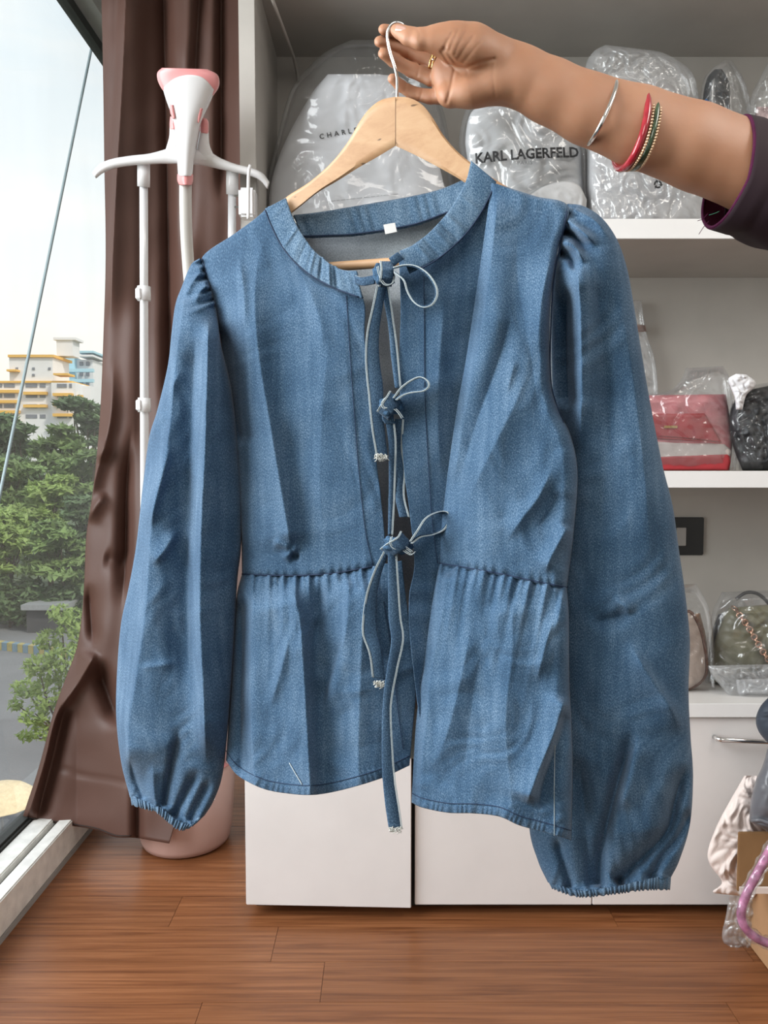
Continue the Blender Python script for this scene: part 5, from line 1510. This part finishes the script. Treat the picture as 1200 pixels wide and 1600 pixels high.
pillow('bag_body', [(1068, 962), (1064, 1000), (1066, py10)], [(1094, 958), (1104, 1000), (1110, py10)], 1.86, 0.025, M['tan_leather'], g10, 0.002, 30, 74, 30, 40)
g11 = empty('olive_handbag', P(1190, pw_, YW), 'olive leather handbag with rose-gold chain in clear plastic', 'handbag')
ol = pillow('bag_body', [(1138, 950), (1124, 975), (1112, 1010), (1108, 1040), (1112, pw_)], [(1250, 940), (1280, 980), (1290, 1020), (1290, pw_)], YW, 0.05, M['olive'], g11, 0.008, 70, 75, soft=0.006)
pillow('side_gusset', [(1122, 960), (1112, 990), (1106, 1030)], [(1130, 958), (1118, 1000), (1112, 1034)], YW - 0.004, 0.012, M['shoe_black'], g11, nu=14, nv=24)
hq = spline([(1150, 936), (1166, 926), (1184, 928), (1200, 942), (1214, 965)], 24)
tube('handle', pix(hq[:, 0], hq[:, 1], YW - 0.02), 0.004, M['shoe_black'], g11, 8)
cq = spline([(1146, 948), (1156, 962), (1168, 978), (1180, 998), (1192, 1018), (1206, 1038)], 17)
cdp = ol.depth_at(cq[:, 0], cq[:, 1]) - 0.008
cp_ = pix(cq[:, 0], cq[:, 1], cdp)
for i in range(16):
    d_ = cp_[i + 1] - cp_[i]; L_ = np.linalg.norm(d_); d_ = d_ / L_
    side = np.cross(d_, [0, 1, 0]); side /= np.linalg.norm(side)
    if i % 2: side = side * 0.5 + np.array([0, 0.85, 0])
    aa = np.linspace(0, 2 * math.pi, 14, endpoint=False)
    c_ = (cp_[i] + cp_[i + 1]) / 2
    pts = c_ + np.cos(aa)[:, None] * d_ * L_ * 0.68 + np.sin(aa)[:, None] * side * 0.0065
    tube('chain_link', pts, 0.0019, M['rosegold'], g11, 6, closed=True)
pillow('film', [(1128, 925), (1112, 960), (1104, 1010), (1102, pw_)], [(1260, 920), (1290, 960), (1300, 1020), (1300, pw_)], YW, 0.066, M['film'], g11, 0.012, 46, 77)
YV = 1.70
pv = shelf_py(ZC1, YV) - 0.5
g12 = empty('flat_packet', P(1180, pv, YV), 'flat crinkled clear packet at the front edge of the worktop', 'package')
pillow('film', [(1106, 1040), (1112, 1056), (1126, 1072), (1138, pv)], [(1270, 1036), (1272, 1056), (1270, pv)], YV + 0.012, 0.030, M['film_white'], g12, 0.012, 20, 81, 90, 40)
pillow('insert', [(1150, 1062), (1154, pv - 1)], [(1262, 1058), (1262, pv - 1)], YV + 0.012, 0.012, M['dustbag_grey'], g12, 0.002, 30, 82, 40, 14)

# ------------------------------------------------------------------ things on the floor at the right
M['kraft'] = plain('kraft_card', (0.43, 0.245, 0.125), 0.75, noise=0.05, nscale=12)
M['kraft_dark'] = plain('kraft_card_brown', (0.27, 0.15, 0.065), 0.75, noise=0.06, nscale=12)
M['paper'] = plain('wrapping_paper', (0.80, 0.70, 0.66), 0.7, noise=0.03)
M['navy_cloth'] = plain('slate_navy_cloth', (0.035, 0.048, 0.070), 0.6, noise=0.1)
M['grey_vinyl'] = plain('grey_vinyl', (0.14, 0.145, 0.165), 0.28, noise=0.06)
M['pink_rope'] = plain('pink_rope', (0.50, 0.16, 0.33), 0.6, noise=0.25, nscale=60)
zb = 0.165
b1_ = empty('cardboard_box', (0.99, 1.47, 0), 'large brown cardboard box on the floor at the right edge', 'box')
box('carton', 0.765, 1.22, 1.34, 1.575, 0.0, zb, M['kraft'], b1_, 0.002)
box('lid_flap', 0.762, 1.222, 1.337, 1.578, zb, zb + 0.004, M['kraft'], b1_, 0.001)
b2_ = empty('cardboard_sheet', (0.93, 1.47, zb), 'dark brown cardboard sheet standing upright on the large box', 'cardboard')
x0 = Xp(1154, 1330, 1.46)
box('sheet', x0, x0 + 0.36, 1.46, 1.466, zb + 0.004, Zp(1301, 1.46), M['kraft_dark'], b2_, 0.0015)
box('white_liner', x0 + 0.002, x0 + 0.06, 1.452, 1.458, zb + 0.004, zb + 0.016, M['paper'], b2_, 0.0005)
pz = pillow('crumpled_paper', [(1163, 1212), (1148, 1238), (1140, 1252), (1120, 1290), (1106, 1330), (1110, 1352), (1128, 1378), (1114, 1392), (1118, 1396)], [(1192, 1212), (1196, 1240), (1198, 1280), (1196, 1305), (1176, 1330), (1168, 1360), (1170, 1380), (1184, 1390), (1180, 1402)], 1.535, 0.024, M['paper'], None, 0.016, 30, 91, 60, 90)
set_props(pz.obj, 'crumpled pale wrapping paper stuffed behind the upright cardboard sheet', 'paper')
pf = pillow('plastic_bag', [(1140, 1375), (1136, 1420), (1128, 1462), (1136, 1478), (1150, 1484)], [(1190, 1370), (1194, 1430), (1194, 1470), (1186, 1482), (1176, 1488)], 1.56, 0.016, M['film_white'], None, 0.012, 20, 93, 50, 60)
set_props(pf.obj, 'limp clear plastic bag hanging below the crumpled paper', 'plastic bag')
rp = empty('pink_handle', P(1165, 1440, 1.30), 'pink rope handle wrapped in clear plastic film over the large box', 'handle')
rq = spline([(1222, 1300), (1205, 1325), (1186, 1360), (1166, 1398), (1158, 1428), (1166, 1452), (1190, 1470), (1215, 1476), (1240, 1474)], 70)
dY = 1.325
tube('rope', pix(rq[:, 0], rq[:, 1], dY), 0.0075, M['pink_rope'], rp, 10)
rw = np.random.RandomState(6)
TV, TF = tube_geo(pix(rq[:, 0], rq[:, 1], dY), 0.0115 + 0.0014 * np.sin(np.arange(70) * 0.9), 14)
TV = TV + rw.uniform(-0.0009, 0.0009, TV.shape)
mesh('film', TV, TF, M['film'], rp, smooth=True)
gv = empty('grey_bag', P(1230, 1305, 1.5), 'slate grey bag with navy cloth top slumped at the right edge', 'bag')
gvz = pillow('vinyl_lower', [(1200, 1165), (1192, 1195), (1180, 1222), (1172, 1258), (1174, 1284), (1190, 1298)], [(1300, 1160), (1310, 1200), (1310, 1280), (1300, 1312)], 1.48, 0.05, M['grey_vinyl'], gv, 0.010, 40, 95, soft=0.008, bot=[(1182, 1290), (1215, 1306), (1260, 1312), (1300, 1312)])
vs_ = spline([(1174, 1282), (1190, 1282), (1210, 1290), (1230, 1300)], 20)
tube('zip_edge', pix(vs_[:, 0], vs_[:, 1], gvz.depth_at(vs_[:, 0], vs_[:, 1]) - 0.002), 0.004, M['grey_vinyl'], gv, 8)
pillow('navy_top', [(1204, 1086), (1188, 1104), (1181, 1124), (1186, 1144), (1204, 1166)], [(1300, 1080), (1320, 1110), (1320, 1150), (1300, 1175)], 1.48, 0.05, M['navy_cloth'], gv, 0.004, 40, 97, soft=0.012)
# ------------------------------------------------------------------ outside the window
GZ = -11.0
M['asphalt'] = plain('asphalt', (0.17, 0.17, 0.175), 0.85, noise=0.06, nscale=0.3)
M['scrub'] = plain('scrub_ground', (0.07, 0.10, 0.045), 0.9, noise=0.25, nscale=0.2)
M['leaf_a'] = plain('leaf_mid', (0.20, 0.29, 0.10), 0.6, noise=0.25, nscale=0.6, trans=0.35)
M['leaf_b'] = plain('leaf_light', (0.33, 0.44, 0.14), 0.6, noise=0.2, nscale=0.6, trans=0.4)
M['leaf_c'] = plain('leaf_dark', (0.13, 0.20, 0.09), 0.6, noise=0.25, nscale=0.6, trans=0.3)
M['bark'] = plain('bark', (0.10, 0.075, 0.055), 0.9)
M['bwhite'] = plain('building_white', (0.78, 0.77, 0.80), 0.8, noise=0.02, nscale=0.1)
M['bblue'] = plain('building_blue', (0.42, 0.66, 0.78), 0.8, noise=0.02, nscale=0.1)
M['byellow'] = plain('building_yellow', (0.80, 0.46, 0.10), 0.8, noise=0.03, nscale=0.1)
M['bwin'] = plain('building_window', (0.20, 0.21, 0.25), 0.4)
struct(mesh('ground_outside', [(-400, -150, GZ), (200, -150, GZ), (200, 700, GZ), (-400, 700, GZ)], [(0, 1, 2, 3)], M['scrub'], None, False))
# street running past, left of and below the window
r0 = struct(mesh('street', [(-60, 8, GZ + 0.03), (-8.5, 8, GZ + 0.03), (-12, 58, GZ + 0.03), (-75, 58, GZ + 0.03)], [(0, 1, 2, 3)], M['asphalt'], None, False))
kb = struct(empty('kerb', (-23, 50, GZ)))
ka, kb_ = P(-60, 1020, 51), P(140, 1042, 47)
for i in range(24):
    a_ = ka.lerp(kb_, i / 24.0); c_ = ka.lerp(kb_, (i + 0.96) / 24.0)
    m_ = M['byellow'] if i % 2 else M['bblue']
    V = [(a_.x, a_.y, GZ), (c_.x, c_.y, GZ), (c_.x, c_.y + 0.5, GZ), (a_.x, a_.y + 0.5, GZ)]
    V += [(x, y, GZ + 0.55) for x, y, z in V]
    mesh('kerb_block', V, [(0, 1, 5, 4), (1, 2, 6, 5), (2, 3, 7, 6), (3, 0, 4, 7), (4, 5, 6, 7)], M['kb%d' % (i % 2)] if False else (plain('kerb_ochre', (0.36, 0.30, 0.12), 0.8) if i == 1 else None) or (bpy.data.materials.get('kerb_ochre') if i % 2 else bpy.data.materials.get('kerb_blue') or plain('kerb_blue', (0.16, 0.24, 0.30), 0.8)), kb, False)

def leaf_cloud(rs_, centers, radii, count, size, flat=0.55, droop=0.0):
    """leaf sprays as small bent quads spread over the surface of several clumps"""
    n_ = len(centers)
    w_ = np.array([r[0] * r[1] for r in radii]); w_ = w_ / w_.sum()
    which = rs_.choice(n_, count, p=w_)
    C = np.array(centers)[which]; R = np.array([(r[0], r[0], r[1]) for r in radii])[which]
    d = rs_.normal(size=(count, 3)); d /= np.linalg.norm(d, axis=1, keepdims=True)
    rad = rs_.uniform(0.55, 1.05, (count, 1))
    pos = C + d * R * rad
    ax = rs_.normal(size=(count, 3)); ax[:, 2] *= flat; ax[:, 2] -= droop; ax /= np.linalg.norm(ax, axis=1, keepdims=True)
    up = np.array([0, 0, 1.0]) + 0.5 * d + 0.3 * rs_.normal(size=(count, 3))
    sd = np.cross(ax, up); sd /= np.linalg.norm(sd, axis=1, keepdims=True) + 1e-9
    L_ = size * rs_.uniform(0.6, 1.4, (count, 1)); W_ = L_ * rs_.uniform(0.28, 0.5, (count, 1))
    a = pos - ax * L_; b_ = pos + sd * W_; c = pos + ax * L_; e_ = pos - sd * W_
    V = np.stack([a, b_, c, e_], 1).reshape(-1, 3)
    F = np.arange(count * 4).reshape(-1, 4)
    return V, F
def tree(name, base, h, crown, seed, leaf, label, count=2600, size=0.35, layers=5, group='trees outside the window', spread=1.0):
    rs_ = np.random.RandomState(seed)
    t_ = empty(name, base, label, 'tree', group)
    bx, by, bz = base
    tops = []
    V, F = [], []
    def limb(p, q, r0_, r1_):
        nonlocal V, F
        k_ = spline([p, (np.array(p) + np.array(q)) / 2 + rs_.normal(size=3) * 0.05 * h * 0.3, q], 6)
        v, f = tube_geo(k_, np.linspace(r0_, r1_, 6), 6)
        F += [tuple(i + len(V) for i in x) for x in f]; V += v.tolist()
    fork = (bx, by, bz + h * 0.45)
    limb((bx, by, bz), fork, h * 0.022, h * 0.016)
    cs, rr = [], []
    for k in range(layers * 3):
        z = bz + h * (0.42 + 0.52 * (k + rs_.rand()) / (layers * 3))
        w_ = crown * (1.0 - 0.55 * ((z - bz) / h - 0.45) / 0.55)
        a = rs_.rand() * 6.28; q = w_ * rs_.uniform(0.2, 0.85)
        c = (bx + q * math.cos(a), by + q * math.sin(a), z)
        cs.append(c); rr.append((crown * rs_.uniform(0.28, 0.5) * spread, crown * rs_.uniform(0.10, 0.17)))
        limb(fork, c, h * 0.009, h * 0.003)
    mesh('trunk', V, F, M['bark'], t_)
    v, f = leaf_cloud(rs_, cs, rr, count, size)
    o = mesh('foliage', v, f, M[leaf], t_, False)
    o['kind'] = 'stuff'
    return t_
def at_ground(px, Y_): return ((px - 600) / FPX * Y_, Y_, GZ)
def treetop(px, py, Y_): return Zp(py, Y_) - GZ
specs = [  # px, top row, depth, crown px, leaf, label
    (138, 604, 92, 62, 'leaf_c', 'tall dark tree against the pale building, beside the curtain edge'),
    (30, 640, 100, 70, 'leaf_c', 'dark tree below the yellow-banded building at the left edge'),
    (85, 655, 84, 62, 'leaf_a', 'mid-green tree below the middle of the building'),
    (150, 690, 70, 66, 'leaf_a', 'green tree beside the curtain, behind the nearest row'),
    (8, 705, 72, 70, 'leaf_a', 'green tree at the left edge, second row'),
    (75, 735, 66, 62, 'leaf_b', 'light green spreading tree in the middle of the window view'),
    (140, 770, 62, 60, 'leaf_c', 'dark tree low beside the curtain'),
    (15, 790, 58, 66, 'leaf_b', 'light green tree with layered branches at the left edge'),
    (95, 810, 58, 60, 'leaf_a', 'green tree with layered branches above the street'),
    (-70, 700, 75, 90, 'leaf_a', 'broad green tree left of the window view'),
    (-90, 800, 60, 90, 'leaf_b', 'broad light green tree left of the window view, near the street'),
    (215, 660, 85, 70, 'leaf_c', 'dark tree hidden behind the curtain, far row'),
    (225, 780, 62, 70, 'leaf_a', 'green tree hidden behind the curtain, near row'),
]
for k, (px, py, Yd, cpx, lf, lab) in enumerate(specs):
    b_ = at_ground(px, Yd)
    tree('street_tree', b_, treetop(px, py, Yd), cpx * Yd / FPX, 200 + k, lf, lab, 4200, 0.0062 * Yd, 5)
# more of the same trees, farther along the street outside the view
protos = [o for o in COL.objects if o.name.startswith('street_tree')][:9]
rsx = np.random.RandomState(12)
ORD = ['nearest', 'second', 'third', 'fourth', 'fifth', 'sixth', 'seventh', 'eighth', 'ninth', 'tenth', 'eleventh', 'twelfth', 'thirteenth', 'last']
for k in range(14):
    src = protos[(k * 5) % 9]
    q = src.copy(); COL.objects.link(q)
    q.location = (-46 - 7.5 * k, 66 - 3.4 * k + rsx.uniform(-3, 3), GZ)
    q.rotation_euler = (0, 0, rsx.rand() * 6)
    q['label'] = ORD[k] + ' tree of the row left beyond the window view'
    q['group'] = 'trees left beyond the window view'
    for ch in src.children:
        c = ch.copy(); COL.objects.link(c); c.parent = q; c.matrix_parent_inverse = ch.matrix_parent_inverse.copy()
# near sapling with drooping leaves, just below the window
rsn = np.random.RandomState(77)
nt_ = empty('leafy_sapling', at_ground(118, 15), 'near light green tree top with drooping leaves by the curtain', 'tree')
cs, rr = [], []
for (px, py, r_) in [(95, 958, 22), (120, 975, 34), (75, 1000, 26), (110, 1030, 40), (60, 1040, 26), (40, 1075, 24), (85, 1080, 40), (130, 1090, 46), (55, 1115, 24), (25, 1100, 14), (70, 1140, 22), (40, 1150, 14), (150, 1000, 40), (160, 1120, 46), (185, 1050, 50)]:
    p_ = P(px, py, 15 + rsn.uniform(-0.5, 0.5)); cs.append(tuple(p_)); rr.append((r_ * 15 / FPX * 0.95, r_ * 15 / FPX * 0.7))
v, f = leaf_cloud(rsn, cs, rr, 5200, 0.07, flat=0.6, droop=0.7)
o = mesh('foliage', v, f, M['leaf_b'], nt_, False); o['kind'] = 'stuff'
Vt, Ft = [], []
root_ = np.array(at_ground(118, 15)); fk = np.array(P(125, 1180, 15))
for a_, c_, r1, r2 in [(root_, fk, 0.12, 0.07)] + [(fk, np.array(c), 0.035, 0.01) for c in cs]:
    vv, ff = tube_geo(spline([a_, (a_ + c_) / 2 + rsn.normal(size=3) * 0.1, c_], 6), np.linspace(r1, r2, 6), 6)
    Ft += [tuple(i + len(Vt) for i in x) for x in ff]; Vt += vv.tolist()
mesh('trunk', Vt, Ft, M['bark'], nt_)
# low bushes closing the gap under the trees
for k, (px, py, Yd, r_) in enumerate([(10, 900, 57, 46), (70, 915, 57.5, 40), (125, 905, 58, 46), (-70, 900, 57, 60), (190, 905, 58, 50)]):
    rb = np.random.RandomState(300 + k)
    bp_ = at_ground(px, Yd)
    bu = empty('roadside_bush', bp_, ['dark bush at the left edge under the street trees', 'dark bush behind the hut roof', 'dark bush under the trees beside the curtain', 'dark bush left of the window view', 'dark bush hidden behind the curtain'][k], 'bush', 'bushes along the street')
    h_b = Zp(py, Yd) - GZ
    cs_b = [(bp_[0] + rb.uniform(-1, 1) * r_ * Yd / FPX, bp_[1] + rb.uniform(-1, 1), GZ + h_b * rb.uniform(0.3, 0.85)) for _ in range(10)]
    v, f = leaf_cloud(rb, cs_b, [(r_ * Yd / FPX * 0.5, h_b * 0.3)] * 10, 2200, 0.33)
    ob = mesh('foliage', v, f, M['leaf_c'], bu, False); ob['kind'] = 'stuff'
    vv, ff = tube_geo([bp_, (bp_[0], bp_[1], GZ + h_b * 0.6)], 0.12, 6)
    mesh('stem', vv, ff, M['bark'], bu)
# beige sun umbrella on the pavement
um = empty('street_umbrella', P(6, 1300, 24), 'beige round umbrella canopy below the window at lower left', 'umbrella')
uc = P(2, 1224, 24); cx_, cy2 = uc.x, uc.y
um.location = (cx_, cy2, GZ)
lathe('canopy', [(1.15, -0.62), (1.14, -0.60), (1.0, -0.40), (0.75, -0.2), (0.4, -0.05), (0.02, 0.0)], (cx_, cy2, uc.z), plain('beige_canvas', (0.72, 0.58, 0.38), 0.8), um, 16)
tube('pole', [(cx_, cy2, GZ), (cx_, cy2, uc.z - 0.05)], 0.03, M['steel'], um, 8)
# guard hut by the street
hp = P(72, 945, 56)
hu = empty('guard_hut', (hp.x, hp.y, GZ), 'small dark hut with grey slab roof between the trees', 'hut')
box('hut_wall', hp.x - 1.0, hp.x + 1.4, 55, 57, GZ, Zp(948, 56), plain('hut_dark', (0.05, 0.05, 0.055), 0.8), hu)
box('hut_roof', hp.x - 1.2, hp.x + 2.0, 54.6, 57.4, Zp(948, 56), Zp(940, 56), plain('hut_roof', (0.26, 0.27, 0.28), 0.7), hu)
# distant apartment blocks
YBL = 220.0
def bx(name, p0, p1, q0, q1, d0, d1, mat, parent):
    """box from picture columns p0..p1 and rows q0 (top)..q1, between depths"""
    a_ = P(p0, q0, d0); c_ = P(p1, q1, d0)
    return box(name, a_.x, c_.x, d0, d1, c_.z, a_.z, mat, parent)
bl = empty('apartment_building', (P(60, 700, YBL).x, YBL, GZ), 'pale apartment block with yellow balcony bands beyond the trees', 'building')
def wall_to_ground(name, p0, p1, q0, d0, d1, mat, parent):
    a_ = P(p0, q0, d0); c_ = P(p1, q0, d0)
    return box(name, a_.x, c_.x, d0, d1, GZ, a_.z, mat, parent)
wall_to_ground('wall', -40, 80, 597, YBL, YBL + 14, M['bwhite'], bl)
wall_to_ground('stair_tower', 14, 82, 556, YBL + 0.6, YBL + 12, M['bwhite'], bl)
bx('roof_band', 12, 84, 554, 558, YBL, YBL + 13, M['byellow'], bl)
bx('roof_band', -42, 112, 595, 598, YBL - 0.5, YBL + 13, M['byellow'], bl)
wall_to_ground('wing', 80, 118, 598, YBL - 2, YBL + 12, M['bwhite'], bl)
wall_to_ground('wing', 112, 142, 603, YBL + 3, YBL + 14, M['bwhite'], bl)
bx('water_tank', 88, 114, 530, 556, YBL + 6, YBL + 11, M['bwhite'], bl)
bx('tank_roof', 83, 118, 527, 531, YBL + 5.5, YBL + 11.5, M['bwhite'], bl)
bx('penthouse_roof', 83, 106, 583, 586, YBL - 3, YBL + 2, M['byellow'], bl)
bx('penthouse_roof', 10, 26, 577, 580, YBL - 1.5, YBL + 2, M['byellow'], bl)
for p0, p1, rows in ((-40, 29, (609, 625, 641, 657)), (36, 72, (612, 632)), (82, 112, (614, 630, 646)), (112, 128, (617, 633))):
    for q in rows:
        bx('balcony_band', p0, p1, q, q + 4.5, YBL - 3.4 if p0 == 82 else YBL - 1.2, YBL, M['byellow'], bl)
for p0, p1 in ((-30, -14), (-6, 3), (6, 23), (40, 58), (62, 71), (89, 104), (108, 112)):
    for q in (599.5, 615.5, 631.5, 647.5):
        d0 = YBL - 2.2 if p0 > 84 else YBL - 0.15
        w_ = bx('window', p0, p1, q, q + 6, d0, d0 + 0.3, M['bwin'], bl)
for p0, q in ((50, 574), (75, 574), (50, 584), (24, 574)):
    bx('window', p0, p0 + 4, q, q + 4, YBL + 0.4, YBL + 0.7, M['bwin'], bl)
b2b = empty('apartment_building', (P(118, 700, 250).x, 250, GZ), 'pale blue apartment block behind the yellow-banded one', 'building')
wall_to_ground('wall', 80, 116, 558, 250, 262, M['bblue'], b2b)
wall_to_ground('wall', 116, 145, 562, 252, 264, M['bwhite'], b2b)
bx('roof_slab', 120, 146, 548, 551, 249, 262, M['bblue'], b2b)
bx('roof_slab', 122, 145, 554, 557, 249, 262, M['bwhite'], b2b)
for q in (576, 592, 608):
    bx('floor_band', 80, 145, q, q + 5, 248.6, 250, M['bblue'], b2b)
for q in (562, 568):
    bx('floor_band', 84, 102, q, q + 3, 248.6, 250, M['bwhite'], b2b)
for p0 in (88, 124, 134):
    for q in (565, 581, 597):
        bx('window', p0, p0 + 5, q, q + 6, 249.4 if p0 < 116 else 251.4, 250.2 if p0 < 116 else 252.2, M['bwin'], b2b)
# thin cable slanting across outside the glass
ca = P(142, 60, 2.52); cb2 = P(-60, 1050, 1.72)
A_ = Vector((-1.02, 2.72, 2.62)); 
d0 = P(141, 85, 1.02 / ((600 - 141) / FPX)); d1 = P(0, 772, 1.02 / 0.5)
dv = (d1 - d0)
cable = tube('stay_cable', [d0 - dv * 0.12, d0, d1, d1 + dv * 0.42], 0.0045, plain('cable_grey_green', (0.30, 0.38, 0.40), 0.5), None, 8)
set_props(cable, 'thin grey cable slanting down outside the window glass', 'cable')
